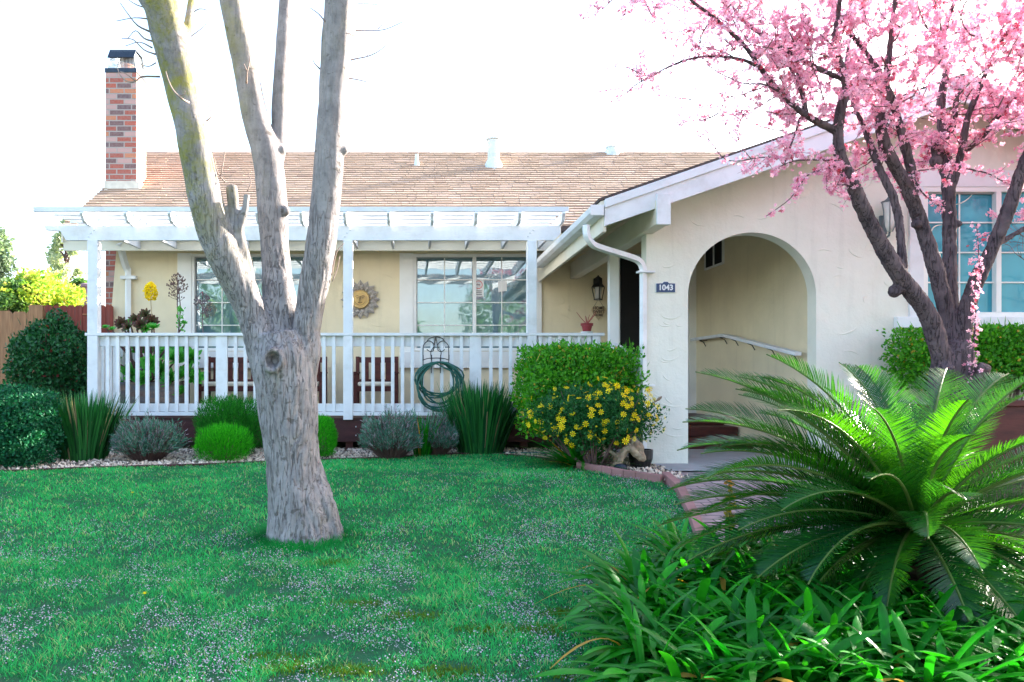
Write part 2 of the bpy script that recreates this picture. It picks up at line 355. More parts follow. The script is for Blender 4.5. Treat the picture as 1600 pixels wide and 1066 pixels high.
# ------------------------------------------------------------------ ground
def gz(y): return 0.0 if y > 8 else -0.08 * (8 - y) if y > -6 else -1.12
g = MB(); ys = [-60, -6, 8, 10, 14, 40, 1500]; xs = [-1500, -12, 12, 1500]
for a in range(len(xs) - 1):
    for b in range(len(ys) - 1):
        g.add([(xs[a], ys[b], gz(ys[b]) - .03), (xs[a+1], ys[b], gz(ys[b]) - .03), (xs[a+1], ys[b+1], gz(ys[b+1]) - .03), (xs[a], ys[b+1], gz(ys[b+1]) - .03)], [(0, 1, 2, 3)])
tag(g.build('ground', M['ground']), kind='structure')
# lawn outline (far edge traced, X,Y)
def flat(px, py): D = 1200.0 / (py - 590.0); return ((px - CX) * D / F, D)
edge = [(-9, 7.5), (-6.5, 7.8)] + [flat(*q) for q in ((0, 738), (60, 736), (130, 733), (230, 730), (330, 727), (430, 722.5), (505, 719.5), (594, 717), (665, 713), (737, 710.5), (790, 712), (840, 717), (870, 724), (905, 733), (960, 742), (1035, 749))]
edge = [tuple(q) for q in catmull(edge, 4)]
rightb = [(2.42, 7.2), (2.2, 6.2), (1.95, 5.2), (1.55, 4.5), (1.15, 4.1), (0.95, 3.7), (0.9, 3.2), (1.0, 2.4), (1.3, 1.0)]
lawnpoly = edge + rightb + [(1.3, -5.5), (-9, -5.5)]
def sheet(poly, dz, mat, name, kind='structure'):
    """triangle-strip sheet following the slope: split by y rows"""
    mb = MB(); yy = sorted(set([round(p[1], 3) for p in poly] + [8.0])); 
    def xr(y):
        xs_ = []
        for i in range(len(poly)):
            (x0, y0), (x1, y1) = poly[i], poly[(i + 1) % len(poly)]
            if (y0 - y) * (y1 - y) < 0: xs_.append(x0 + (x1 - x0) * (y - y0) / (y1 - y0))
        return sorted(xs_)
    for a, b in zip(yy[:-1], yy[1:]):
        if b - a < 1e-4: continue
        e = (b - a) * .001; ra, rb = xr(a + e), xr(b - e)
        if len(ra) != len(rb): continue
        for k in range(0, len(ra) - 1, 2):
            mb.add([(ra[k], a, gz(a) + dz), (ra[k+1], a, gz(a) + dz), (rb[k+1], b, gz(b) + dz), (rb[k], b, gz(b) + dz)], [(0, 1, 2, 3)])
    return tag(mb.build(name, mat), kind=kind)
sheet(lawnpoly, 0.0, M['lawnbase'], 'lawn')
def inside(poly, X, Y):
    r_ = np.zeros(len(X), bool); n = len(poly)
    for i in range(n):
        (x0, y0), (x1, y1) = poly[i], poly[(i + 1) % n]
        c = ((y0 > Y) != (y1 > Y)); xx = x0 + (Y - y0) * (x1 - x0) / ((y1 - y0) if y1 != y0 else 1e-9)
        r_ ^= c & (X < xx)
    return r_
gzv = lambda Y: np.where(Y > 8, 0, -0.08 * (8 - Y))
# gravel bed behind the lawn edge
bed = edge + [(2.75, 7.7), (2.72, 8.88), (2.6, 11.2), (-9, 11.2)]
sheet(bed, -.015, M['gravelbase'], 'gravel_bed')
# path
path = [(2.55, 7.6), (2.75, 8.4), (3.0, 9.0), (4.7, 9.0), (4.75, 7.5), (4.2, 6.2), (3.6, 5.0), (3.2, 3.9), (2.2, 3.5), (1.75, 4.3), (2.0, 5.2), (2.26, 6.2), (2.48, 7.2)]
sheet(path, -.012, M['paver'], 'brick_path')
sheet([(2.72, 8.2), (4.72, 8.2), (4.72, 10.72), (2.72, 10.72)], .004, M['concrete'], 'entry_slab')
# planting bed soil on the right
soilp = rightb[2:] + [(1.3, 1.0), (12, 1.0), (12, 8.85), (4.8, 8.85), (4.8, 7.5), (4.25, 6.2), (3.65, 5.0), (3.25, 3.85), (2.15, 3.45), (1.7, 4.2)]
sheet(soilp, -.02, M['soil'], 'planting_soil')
# pebbles
N = 15000
X = rng.uniform(-6.5, 3.0, N); Y = rng.uniform(7.5, 10.9, N); k = inside(bed, X, Y); X, Y = X[k], Y[k]; n = len(X)
oct_v = np.array([(1,0,0),(-1,0,0),(0,1,0),(0,-1,0),(0,0,1),(0,0,-1)], float); oct_f = [(0,2,4),(2,1,4),(1,3,4),(3,0,4),(2,0,5),(1,2,5),(3,1,5),(0,3,5)]
pos = np.stack([X, Y, rng.uniform(-.01, .012, n)], -1); rot = frames(rdir(n), rdir(n)); sc = np.stack([rng.uniform(.013, .032, n), rng.uniform(.010, .022, n), rng.uniform(.008, .016, n)], -1)
V, Fa = scatter(oct_v, oct_f, pos, rot, sc); tag(fast('gravel', V, Fa, M['pebble'], tint=np.repeat(rng.rand(n), 8)), 'pale tan pebbles spread between the lawn and the deck', 'gravel', kind='stuff')
# edging
e_pts = [Vector((x, y, 0)) for x, y in edge]
def strip(pts, w_, z0, z1, name, mat, label):
    mb = MB(); 
    for a, b in zip(pts[:-1], pts[1:]):
        a = Vector(a); b = Vector(b); za = gz(a.y); zb = gz(b.y); d = (b - a); d.z = 0; d.normalize(); s_ = Vector((d.y, -d.x, 0)) * w_ / 2
        vs_ = [a-s_+Vector((0,0,za+z0)), a+s_+Vector((0,0,za+z0)), b+s_+Vector((0,0,zb+z0)), b-s_+Vector((0,0,zb+z0)), a-s_+Vector((0,0,za+z1)), a+s_+Vector((0,0,za+z1)), b+s_+Vector((0,0,zb+z1)), b-s_+Vector((0,0,zb+z1))]
        mb.add(vs_, [(0,3,2,1),(4,5,6,7),(0,1,5,4),(1,2,6,5),(2,3,7,6),(3,0,4,7)])
    return tag(mb.build(name, mat, bevel=.006), label, 'edging')
iE = next(i for i, q in enumerate(edge) if q[0] > 1.75)
strip([Vector((q[0], q[1], 0)) for q in edge[:iE + 1]], .035, -.03, .025, 'lawn_edging', M['deckwood'], 'thin dark curved edging strip between lawn and gravel bed')
strip([Vector((q[0], q[1] + .02, 0)) for q in edge[iE:]], .07, -.03, .075, 'lawn_edging', M['edging'], 'pinkish red edging board in front of the yellow daisy bush')
strip([Vector(q) for q in ((2.52, 7.75, 0), (2.47, 7.2, 0), (2.24, 6.2, 0), (2.0, 5.3, 0))], .08, -.03, .07, 'path_edging', M['edging'], 'pinkish edging board running along the left side of the brick path')

# ------------------------------------------------------------------ lawn blades
def grass_field(n, y0, y1, seed, L, W):
    r = np.random.RandomState(seed); Y = np.sqrt(r.uniform(y0**2, y1**2, n)); X = r.uniform(-.62, .42, n) * Y - .1
    kk = inside(lawnpoly, X, Y); X, Y = X[kk], Y[kk]; m = len(X)
    # patchy height
    h = np.array([noise.noise(Vector((x * 1.7, y * 1.7, 3))) for x, y in zip(X, Y)]) ; h2 = np.array([noise.noise(Vector((x * 6, y * 6, 9))) for x, y in zip(X, Y)])
    near = np.clip((6.5 - Y) / 3.0, 0, 1)
    keep = (h2 + .25 * h + r.uniform(-.3, .3, m)) > (-.75 + .55 * near)
    X, Y, h, h2 = X[keep], Y[keep], h[keep], h2[keep]; m = len(X)
    base = np.stack([X, Y, gzv(Y) - .003], -1); a = r.uniform(0, 2*np.pi, m); lean = r.uniform(.1, .7, m)
    d = unit(np.stack([np.cos(a) * lean, np.sin(a) * lean, np.ones(m)], -1)); wv = np.stack([-np.sin(a + r.uniform(-1, 1, m)), np.cos(a), np.zeros(m)], -1)
    sag = np.stack([np.cos(a) * .4, np.sin(a) * .4, -.25 * np.ones(m)], -1)
    V, Fa = ribbons(base, d, unit(wv), L * (1 + .5 * h + .35 * h2) * r.uniform(.6, 1.3, m), W * r.uniform(.7, 1.3, m), sag, 2)
    t = np.clip(r.rand(m) * .75 + .12 + .75 * h + .4 * h2, 0, .93); t = np.where(r.rand(m) < .06 + .12 * (h2 > .15), .99, t)
    return V, Fa, np.repeat(t, 2)
A = [grass_field(95000, 3.0, 5.2, 1, .036, .0036), grass_field(130000, 5.2, 10.3, 2, .040, .006)]
def ring(cx_, cy_, n):
    r = np.random.RandomState(44); a = r.uniform(0, 6.28, n); q = .24 + np.abs(r.normal(size=n))*.10; x = cx_ + np.cos(a)*q; y = cy_ + np.sin(a)*q*.9; b = np.stack([x, y, gzv(y) - .01], -1)
    V, Fa = ribbons(b, unit(np.stack([np.cos(a)*.3 + r.normal(size=n)*.3, np.sin(a)*.3, np.ones(n)], -1)), unit(np.stack([-np.sin(a), np.cos(a), 0*a], -1)), r.uniform(.03, .085, n), .005, np.stack([np.cos(a)*.3, np.sin(a)*.3, 0*a], -1), 2); return V, Fa, np.repeat(r.rand(n)*.5, 2)
A.append(ring(-.85, 5.7, 4500))
V, Fa = merge([(a[0], a[1]) for a in A]); tag(fast('grass', V, Fa, M['grass'], tint=np.concatenate([a[2] for a in A])), 'short green turf blades covering the front lawn', 'grass', kind='stuff')
# mossy patches
r = np.random.RandomState(5); cen = [(450, 1045), (430, 1030), (545, 1050), (760, 985), (700, 1052), (560, 945), (850, 985), (1010, 1050), (640, 965), (905, 1055), (520, 880), (880, 960)]
parts = []; 
for cx_, cy_ in cen:
    D = (1.64) / ((cy_ - 590) / 1200 + .08); x = (cx_ - CX) * D / F; m = 600
    q = r.normal(size=(m, 2)) * (.09, .035) + (x, D); base = np.stack([q[:, 0], q[:, 1], gzv(q[:, 1])], -1); a = r.uniform(0, 6.28, m)
    parts.append(ribbons(base, unit(np.stack([np.cos(a)*.6, np.sin(a)*.6, np.ones(m)], -1)), np.stack([-np.sin(a), np.cos(a), 0*a], -1), .022, .008, np.zeros((m, 3)), 1))
V, Fa = merge(parts); tag(fast('moss', V, Fa, M['moss'], tint=r.rand(len(Fa))), 'olive green moss patches low in the near part of the lawn', 'moss', kind='stuff')
# fallen petals
def petals(n):
    r = np.random.RandomState(11); Y = np.sqrt(r.uniform(3.0**2, 9.2**2, n)); X = r.uniform(-.62, .45, n) * Y
    h = np.array([noise.noise(Vector((x * 2.6, y * 2.6, 5))) + .5 * noise.noise(Vector((x * 9, y * 9, 1))) for x, y in zip(X, Y)])
    near = np.clip((6.6 - Y) / 3.2, 0, 1); rt = np.clip((X + 0.5) / 2.4, 0, 1)
    kk = inside(lawnpoly, X, Y) & (r.rand(n) < (.03 + .9 * near + .35 * rt * (Y < 8)) * np.clip(.3 + 1.8 * h, .02, 1.2)); X, Y = X[kk], Y[kk]; m = len(X)
    pos = np.stack([X, Y, gzv(Y) + r.uniform(.008, .032, m)], -1); rot = frames(rdir(m, -.3, .3, r), rdir(m, .3, 1, r))
    return scatter([(0,0,0),(.5,.5,.15),(0,1,0),(-.5,.5,.15)], [(0,1,2,3)], pos, rot, r.uniform(.004, .0105, m)), r.rand(m)
(V, Fa), tt = petals(280000); tag(fast('fallen_petals', V, Fa, M['petal'], tint=tt), 'pale pink blossom petals fallen over the grass', 'petals', kind='stuff')

# ------------------------------------------------------------------ house
house = thing('house', (0, 13, 0), 'single storey cream stucco house with brown shingle roof, chimney and arched entry wing', 'house')
ARW = 8.9; SL = .345
def wz(x): return 2.944 + SL * (x - 2.06) if x <= 5.99 else 2.944 + SL * 3.93 - SL * (x - 5.99)
# arch wall
mb = MB(); y0, y1 = ARW, ARW + .2; xl, xr_, zs = 3.153, 4.637, 1.95; rc = (xr_ - xl) / 2; xc = (xl + xr_) / 2
top = lambda x: wz(x) - .12
mb.prism([(2.67, -.1), (xl, -.1), (xl, zs), (xl, top(xl)), (2.67, top(2.67))], y0, y1)
arc = [(xc - rc * math.cos(a), zs + rc * math.sin(a) * .985) for a in np.linspace(0, math.pi, 41)]
for (ax, az), (bx, bz) in zip(arc[:-1], arc[1:]):
    vs_ = [(ax, y0, az), (bx, y0, bz), (bx, y0, top(bx)), (ax, y0, top(ax)), (ax, y1, az), (bx, y1, bz), (bx, y1, top(bx)), (ax, y1, top(ax))]
    mb.add(vs_, [(0, 1, 2, 3), (7, 6, 5, 4), (0, 4, 5, 1)])
WX0, WX1, WZ0, WZ1 = 5.86, 7.6, 1.70, 3.2
mb.prism([(xr_, -.1), (WX0, -.1), (WX0, top(WX0)), (xr_, top(xr_))], y0, y1)
mb.prism([(WX0, -.1), (WX1, -.1), (WX1, WZ0), (WX0, WZ0)], y0, y1)
mb.prism([(WX0, WZ1), (WX1, WZ1), (WX1, top(WX1)), (5.99, top(5.99)), (WX0, top(WX0))], y0, y1)
mb.prism([(WX1, -.1), (11.2, -.1), (11.2, top(11.2)), (WX1, top(WX1))], y0, y1)
# trowel ridges in the stucco
rr = np.random.RandomState(3)
def ridge(px, py, rad_px, a0, a1, rot=0, D=ARW, flatn=.6):
    c = P(px, py, D); rad = rad_px * D / F; pts = []; 
    for a in np.linspace(R(a0), R(a1), 9): 
        x, z = math.cos(a) * rad, math.sin(a) * rad * flatn; pts.append((c.x + x*math.cos(rot) - z*math.sin(rot), D - .0005, c.z + x*math.sin(rot) + z*math.cos(rot)))
    mb.tube(pts, [.0015 + .006 * math.sin(math.pi * i / 8) for i in range(9)], 6, flat=1)
for q in ((1049, 488, 17, 190, 345), (1047, 555, 14, 180, 340), (1050, 622, 22, 215, 320), (1058, 668, 24, 210, 300), (1040, 712, 24, 200, 300), (1320, 508, 22, 230, 320), (1345, 390, 20, 200, 300), (1290, 400, 16, 60, 160), (1300, 330, 18, 10, 120), (1250, 300, 15, 200, 330), (1330, 560, 18, 60, 150), (1100, 340, 22, 200, 290), (1190, 330, 20, 240, 320), (1365, 470, 16, 120, 220), (1028, 640, 14, 10, 110), (1300, 590, 18, 200, 300), (1350, 330, 15, 100, 210), (1150, 345, 14, 20, 120), (1395, 440, 14, 180, 280), (1370, 580, 16, 190, 320)):
    ridge(*q, rot=rr.uniform(-.4, .4))
for i in range(34):
    ridge(rr.uniform(1290, 1560), rr.uniform(200, 640), rr.uniform(10, 26), *((lambda a: (a, a + rr.uniform(60, 130)))(rr.uniform(0, 300))), rot=rr.uniform(-.6, .6)) if i % 3 else ridge(rr.uniform(1020, 1066), rr.uniform(380, 715), rr.uniform(8, 16), 190, rr.uniform(250, 330), rot=rr.uniform(-.6, .6))
mb.build('wall', M['stucco2'], house, smooth=False)
# interior right wall of porch, wing sides
mb = MB(); mb.box(4.72, 4.9, 9.1, 13.0, -.1, 3.62); mb.build('wall', M['stucco'], house); mb = MB(); mb.box(11.0, 11.2, 9.1, 17, -.1, 2.2); mb.build('wall', M['stucco'], house)
# main wall (slanted left end)
mb = MB(); LW = [(-5.32, -.1), (-5.3, .4), (-5.06, 3.3), (-5.06, 3.7)]
def seg(xa, xb, za, zb): mb.box(xa, xb, 13.0, 13.18, za, zb)
WLa, WLb, WRa, WRb = (300-CX)/92.3, (483-CX)/92.3, (646-CX)/92.3, (829-CX)/92.3; wz0, wz1 = 1.45, 3.09
mb.prism(LW + [(WLa, 3.7), (WLa, -.1)], 13.0, 13.18); seg(WLa, WLb, -.1, wz0); seg(WLa, WLb, wz1, 3.7); seg(WLb, WRa, -.1, 3.7); seg(WRa, WRb, -.1, wz0); seg(WRa, WRb, wz1, 3.7); seg(WRb, 4.9, -.1, 3.7)
for q in ((868, 468, 14, 280, 420), (900, 480, 12, 120, 230), (590, 500, 16, 230, 320), (600, 440, 18, 20, 110), (225, 500, 20, 200, 320), (930, 430, 10, 200, 330), (880, 500, 12, 30, 130)):
    ridge(*q, D=13.0, rot=rr.uniform(-.4, .4))
mb.build('wall', M['stucco'], house)
mb = MB(); mb.prism([(13.18, -.1), (19.8, -.1), (19.8, 3.4), (16.15, 5.55), (13.18, 3.76)], -5.05, -4.87, 'x'); mb.build('wall', M['stucco'], house)
# main roof
RY0, RZ0, RY1, RZ1 = 12.4, 3.45, 16.15, 5.72; sl = (RZ1 - RZ0) / (RY1 - RY0)
def mz(y): return RZ0 + sl * (y - RY0)
RX0, RX1 = -5.70, 9.0
mb = MB(); th = .09
mb.prism([(RY0, RZ0 - th), (RY0, RZ0), (RY1, RZ1), (RY1, RZ1 - th)], RX0, 3.3, 'x')
mb.prism([(13.3, mz(13.3) - th), (13.3, mz(13.3)), (RY1, RZ1), (RY1, RZ1 - th)], 3.3, RX1, 'x')
mb.prism([(RY1, RZ1 - th), (RY1, RZ1), (19.9, RZ0), (19.9, RZ0 - th)], RX0, RX1, 'x')
roof = mb.build('roof', M['asphalt'], house)
mb = MB(); nc = 33; L = math.hypot(RY1 - RY0, RZ1 - RZ0); dy, dz = (RY1 - RY0) / L, (RZ1 - RZ0) / L
for i in range(nc):
    s0 = i * L / nc; s1 = s0 + L / nc * 1.15; x = RX0 - rr.uniform(0, .2); 
    while x < RX1:
        wd = rr.uniform(.14, .36); xe = min(x + wd - .006, RX1); xs_ = max(x, RX0 - .02); a = s0 + rr.uniform(-.006, .006)
        ya, za = RY0 + dy * a, RZ0 + dz * a; yb, zb = RY0 + dy * s1, RZ0 + dz * s1
        if xe > xs_ + .02 and not (xs_ > 3.2 and ya < 12.45 + max(0, (wz(min(xs_, 5.99)) - RZ0) / sl)):
            t0 = rr.uniform(.026, .036); t1 = .004
            N_ = (-dz, dy)
            mb.tc = float(np.clip(rr.normal(.55, .11), 0, 1))
            vs_ = [(xs_, ya, za + .001), (xe, ya, za + .001), (xe, yb, zb + .001), (xs_, yb, zb + .001),
                   (xs_, ya + N_[0]*t0, za + N_[1]*t0), (xe, ya + N_[0]*t0, za + N_[1]*t0), (xe, yb + N_[0]*t1, zb + N_[1]*t1), (xs_, yb + N_[0]*t1, zb + N_[1]*t1)]
            mb.add(vs_, [(0,3,2,1),(4,5,6,7),(0,1,5,4),(1,2,6,5),(2,3,7,6),(3,0,4,7)])
        x += wd
mb.tc = .4
x = RX0
while x < RX1:      # ridge caps
    mb.tc = float(rr.uniform(.2, .7)); mb.prism([(RY1 - .12, RZ1 - .055), (RY1, RZ1 + .035), (RY1 + .12, RZ1 - .055), (RY1, RZ1 + .01)], x, x + .235, 'x'); x += .24
mb.build('shingles', M['shingle'], roof)
# main eave fascia, gutter, rake
mb = MB(); mb.box(-5.72, 2.9, 12.46, 12.5, 3.06, 3.34); mb.build('fascia', M['creamtrim'], house)
mb = MB(); mb.box(RX0, 2.3, 12.30, 12.40, 3.33, 3.45); mb.build('gutter', M['white2'], house, bevel=.015)
mb = MB(); mb.prism([(RY0, RZ0 - .27), (RY0, RZ0 - .01), (RY1, RZ1 - .01), (19.9, RZ0 - .01), (19.9, RZ0 - .27), (RY1, RZ1 - .27)], RX0 - .03, RX0 - .001, 'x'); mb.build('rake_board', M['creamtrim'], house)
mb = MB(); mb.box(-5.05, 4.9, 12.5, 13.0, 3.31, 3.33); mb.build('soffit', M['creamtrim'], house)
# wing roof
mb = MB(); th = .05; wy0, wy1 = 8.42, 17.0
A_ = (2.02, wz(2.02)); B_ = (5.99, wz(5.99)); C_ = (11.6, wz(11.6))  # right eave, out of view, lengthened to keep sun off the lawn
mb.prism([(A_[0], A_[1] - th), A_, B_, (B_[0], B_[1] - th)], wy0, wy1); mb.prism([(B_[0], B_[1] - th), B_, C_, (C_[0], C_[1] - th)], wy0, wy1)
wroof = mb.build('roof', M['creamtrim'], house)
mb = MB(); e = .022
for k in range(2):
    p0, p1 = (A_, B_) if k == 0 else (B_, C_); nn = 26
    for j in range(58):
        ya = wy0 - .02 + j * .148
        mb.tc = float(rr.rand()); u0 = rr.uniform(.001, .010)
        mb.prism([(p0[0] - (.02 if k == 0 else 0), p0[1] + .001), (p1[0], p1[1] + .001), (p1[0], p1[1] + e + u0), (p0[0] - (.02 if k == 0 else 0), p0[1] + e + u0)], ya, ya + .146)
mb.build('shingles', M['asphalt'], wroof)
mb = MB()
for j in range(13):
    yy_ = 8.75 + j * .32; xa, xb = 2.06, 4.7; zz = wz(xa) - th; mb.prism([(xa, zz - .09), (xa, zz - .002), (xb, wz(xb) - th - .002), (xb, wz(xb) - th - .09)], yy_, yy_ + .04)
mb.build('rafters', M['creamtrim'], wroof)
# barge boards (fascia) on the wing
def barge(name, dz0, dz1, yy0, yy1, mat=M['white'], x0=2.06):
    mb = MB()
    for p0, p1 in (((x0, wz(x0)), (5.99, wz(5.99))), ((5.99, wz(5.99)), (11.57, wz(11.57)))):
        mb.prism([(p0[0], p0[1] + dz1), (p1[0], p1[1] + dz1), (p1[0], p1[1] + dz0), (p0[0], p0[1] + dz0)], yy0, yy1)
    return mb.build(name, mat, house, bevel=.004)
barge('barge_board', -.005, -.29, 8.385, 8.42); barge('barge_trim', 0.0, -.095, 8.362, 8.385)
# beam along the porch side
mb = MB(); mb.box(2.61, 2.75, 8.33, 13.0, 2.665, 2.93); mb.build('beam', M['creamtrim'], house, bevel=.006)
mb = MB(); mb.box(2.605, 2.755, 8.30, 8.33, 2.655, 2.99); mb.build('beam_end', M['white'], house, bevel=.004)
mb = MB(); mb.box(2.61, 2.74, 10.35, 10.47, .40, 2.664); mb.build('post', M['white2'], house, bevel=.005)
# gutter and downspout on the wing
mb = MB(); g0 = [(1.895, 2.86), (1.905, 2.80), (1.945, 2.765), (2.045, 2.765), (2.045, 2.885), (2.035, 2.885), (2.035, 2.775), (1.95, 2.778), (1.918, 2.806), (1.905, 2.862)]
mb.prism(g0, 8.36, 12.4); mb.box(1.90, 2.04, 8.355, 8.36, 2.77, 2.88); mb.build('gutter', M['white'], house)
mb = MB(); mb.box(2.048, 2.085, 8.42, 12.9, 2.60, 2.90); mb.build('fascia', M['creamtrim'], house)
dp = [P(916, 352, 8.45), P(917, 368, 8.45), P(925, 381, 8.5), P(940, 388, 8.58), P(985, 402, 8.78), P(998, 408, 8.84), P(1004, 418, 8.86), P(1005, 435, 8.86), P(1005, 560, 8.86), P(1005, 722, 8.86)]
dpr = catmull([tuple(p) for p in dp], 5); mb = MB(); mb.tube(dpr, .042, 4); ds = mb.build('downspout', M['white'], house, bevel=.008)
mb = MB(); mb.box(2.55, 2.74, 8.80, 8.90, 2.205, 2.225); mb.build('strap', M['white'], ds); mb = MB(); mb.box(2.55, 2.74, 8.80, 8.90, .9, .92); mb.build('strap', M['white'], ds)
mb = MB(); lp = [P(186, 380, 12.45), P(188, 385, 12.5), P(196, 415, 12.86), P(200, 424, 12.93), P(200, 440, 12.94), P(200, 640, 12.94)]
mb.tube(catmull([tuple(p) for p in lp], 3), .06, 4, flat=.7); ds = mb.build('downspout', M['white2'], house, bevel=.008); mb = MB(); mb.box(P(188, 0, 12.9).x, P(212, 0, 12.9).x, 12.89, 12.99, P(0, 436, 12.9).z, P(0, 431, 12.9).z); mb.build('strap', M['white2'], ds)
# chimney
mb = MB(); cy0 = 14.0; sx = lambda p: (p - CX) / 85.7; cx0, cx1 = sx(165), sx(213)
mb.box(cx0, cx1, cy0, cy0 + .52, 0, 6.56); ch = mb.build('chimney', M['brick'], house)
mb = MB(); mb.box(cx0 - .012, cx1 + .012, cy0 - .012, cy0 + .532, 6.56, 6.64); mb.build('crown_band', M['darkmetal'], ch, bevel=.006)
mb = MB(); mb.box(cx0 - .02, cx1 + .06, cy0 - .015, cy0 + .54, 4.32, 4.58); mb.build('flashing', pm('flashing', (.72, .66, .56), (.6, .54, .46), 8, .8), ch)
zc = 6.642; xa, xb = cx0 + .03, cx1 - .03
mb = MB(); mb.lathe(((xa + xb) / 2, cy0 + .24, zc), [(.13, 0), (.13, .11), (.145, .11), (.145, .14), (.10, .14)], 20); mb.build('flue', M['terra'], ch)
mb = MB(); m_, mt, mbs = newmat('spark_mesh'); 
for i in range(19):
    u = i / 18; xx = xa + (xb - xa) * u; mb.bar((xx, cy0 + .04, zc), (xa + .04 + (xb - xa - .08) * u, cy0 + .08, zc + .34), .004, .004); mb.bar((xx, cy0 + .45, zc), (xx, cy0 + .42, zc + .34), .004, .004)
    mb.bar((xa, cy0 + .04 + .41 * u, zc), (xa + .04, cy0 + .08 + .34 * u, zc + .34), .004, .004); mb.bar((xb, cy0 + .04 + .41 * u, zc), (xb - .04, cy0 + .08 + .34 * u, zc + .34), .004, .004)
for i in range(14):
    u = i / 13; z_ = zc + .34 * u; a = .04 * u; mb.bar((xa + a, cy0 + .04 + a, z_), (xb - a, cy0 + .04 + a, z_), .004, .004); mb.bar((xb - a, cy0 + .04 + a, z_), (xb - a, cy0 + .45 - a, z_), .004, .004); mb.bar((xa + a, cy0 + .04 + a, z_), (xa + a, cy0 + .45 - a, z_), .004, .004)
mb.build('spark_arrestor', M['metal'], ch)
mb = MB(); mb.prism([(cy0 - .02, zc + .19), (cy0 + .10, zc + .375), (cy0 + .42, zc + .375), (cy0 + .54, zc + .19), (cy0 + .53, zc + .18), (cy0 + .41, zc + .36), (cy0 + .11, zc + .36), (cy0 - .01, zc + .18)], xa + .01, xb - .01, 'x'); mb.build('rain_cap', M['darkmetal'], ch)
# vents on the roof
def vent(px, py, r_, h, name='vent_pipe', capr=1.3):
    q = (py - 0); d = (RZ0 - sl * RY0 - 1) / ((CY - py) / F - sl); x = (px - CX) * d / F; z = mz(d)
    mb = MB(); mb.lathe((x, d, z - .1), [(r_ * 1.7, -.05), (r_ * 1.55, .12), (r_, .24), (r_, h)] + ([(r_ * 1.08, h), (r_ * 1.08, h + .03)] if capr > 1 else []), 20); o = mb.build(name, M['vent'], roof)
    if capr > 1:
        mb = MB(); mb.lathe((x, d, z - .1), [(r_ * .8, h + .031), (r_ * capr, h + .045), (r_ * capr, h + .075), (r_ * .5, h + .09)], 20); mb.build('vent_cap', M['vent'], roof, smooth=False)
vent(771, 260, .115, .58); vent(651, 260, .035, .34, capr=0); vent(956, 240, .10, .17)
mb = MB(); mb.tube([P(351, 236, 16), P(351.5, 212, 16)], .008, 5); mb.build('antenna', M['vent'], roof)

# windows
def window(x0, x1, z0, z1, y, glassmat, cols, rows, mull, name='window', fw=.05, trim=None):
    fr = MB()
    for a in ((x0, x1, z1 - fw, z1), (x0, x1, z0, z0 + fw), (x0, x0 + fw, z0 + fw, z1 - fw), (x1 - fw, x1, z0 + fw, z1 - fw)): fr.box(a[0], a[1], y - .03, y + .06, a[2], a[3])
    xm = (x0 + x1) / 2 + mull; fr.box(xm - .03, xm + .03, y - .035, y + .06, z0 + fw, z1 - fw)
    wnd = MB(); wnd.v, wnd.f, wnd.t = fr.v, fr.f, fr.t; o = wnd.build(name, M['white2'], house, bevel=.004)
    g_ = MB(); g_.box(x0 + fw, xm - .03, y + .035, y + .04, z0 + fw, z1 - fw); g_.build('pane', glassmat, o)
    g_ = MB(); g_.box(xm + .03, x1 - fw, y + .025, y + .03, z0 + fw, z1 - fw); g_.build('pane', glassmat, o)
    q = MB()
    for (a, b) in ((x0 + fw, xm - .03), (xm + .03, x1 - fw)):
        for i in range(1, cols): xx = a + (b - a) * i / cols; q.box(xx - .008, xx + .008, y + .012, y + .022, z0 + fw, z1 - fw)
        for i in range(1, rows): zz = z1 - fw - (z1 - z0 - 2 * fw) * i / rows; q.box(a, b, y + .008, y + .018, zz - .008, zz + .008)
    q.build('muntins', M['white2'], o)
    # inner dark sash frame
    q = MB(); 
    for a in ((x0 + fw, xm - .03, z1 - fw - .018, z1 - fw), (x0 + fw, x0 + fw + .018, z0 + fw, z1 - fw - .018)): q.box(a[0], a[1], y + .0, y + .03, a[2], a[3])
    q.build('sash', pm('grey_sash', (.35, .36, .36), None, 5, .5), o)
    return o
for (a, b) in ((WLa, WLb), (WRa, WRb)):
    o = window(a, b, wz0, wz1, 13.0, M['glass'], 2, 4, .04 if b > 0 else 0)
    q = MB(); q.box(a - .235, a, 12.955, 13.0, 1.42, 3.1); q.build('trim', M['white2'], o, bevel=.004); q = MB(); q.box(b, b + .17, 12.955, 13.0, 1.42, 3.1); q.build('trim', M['white2'], o, bevel=.004)
    q = MB(); q.box(a - .235, b + .19, 12.93, 13.0, 1.16, 1.44); q.build('sill', M['white2'], o, bevel=.006)
o = window(WX0, WX1, WZ0, WZ1, ARW, M['glass2'], 2, 4, 0, fw=.055)
q = MB(); q.box(WX0 - .16, WX0, ARW - .04, ARW, WZ0, WZ1); q.box(WX0 - .16, WX1 + .16, ARW - .04, ARW, WZ1 + .001, WZ1 + .19); q.build('trim', M['white'], o, bevel=.004)
q = MB(); q.box(WX0 - .33, WX1 + .3, ARW - .09, ARW, WZ0 - .13, WZ0 - .002); q.build('sill', M['white'], o, bevel=.008)
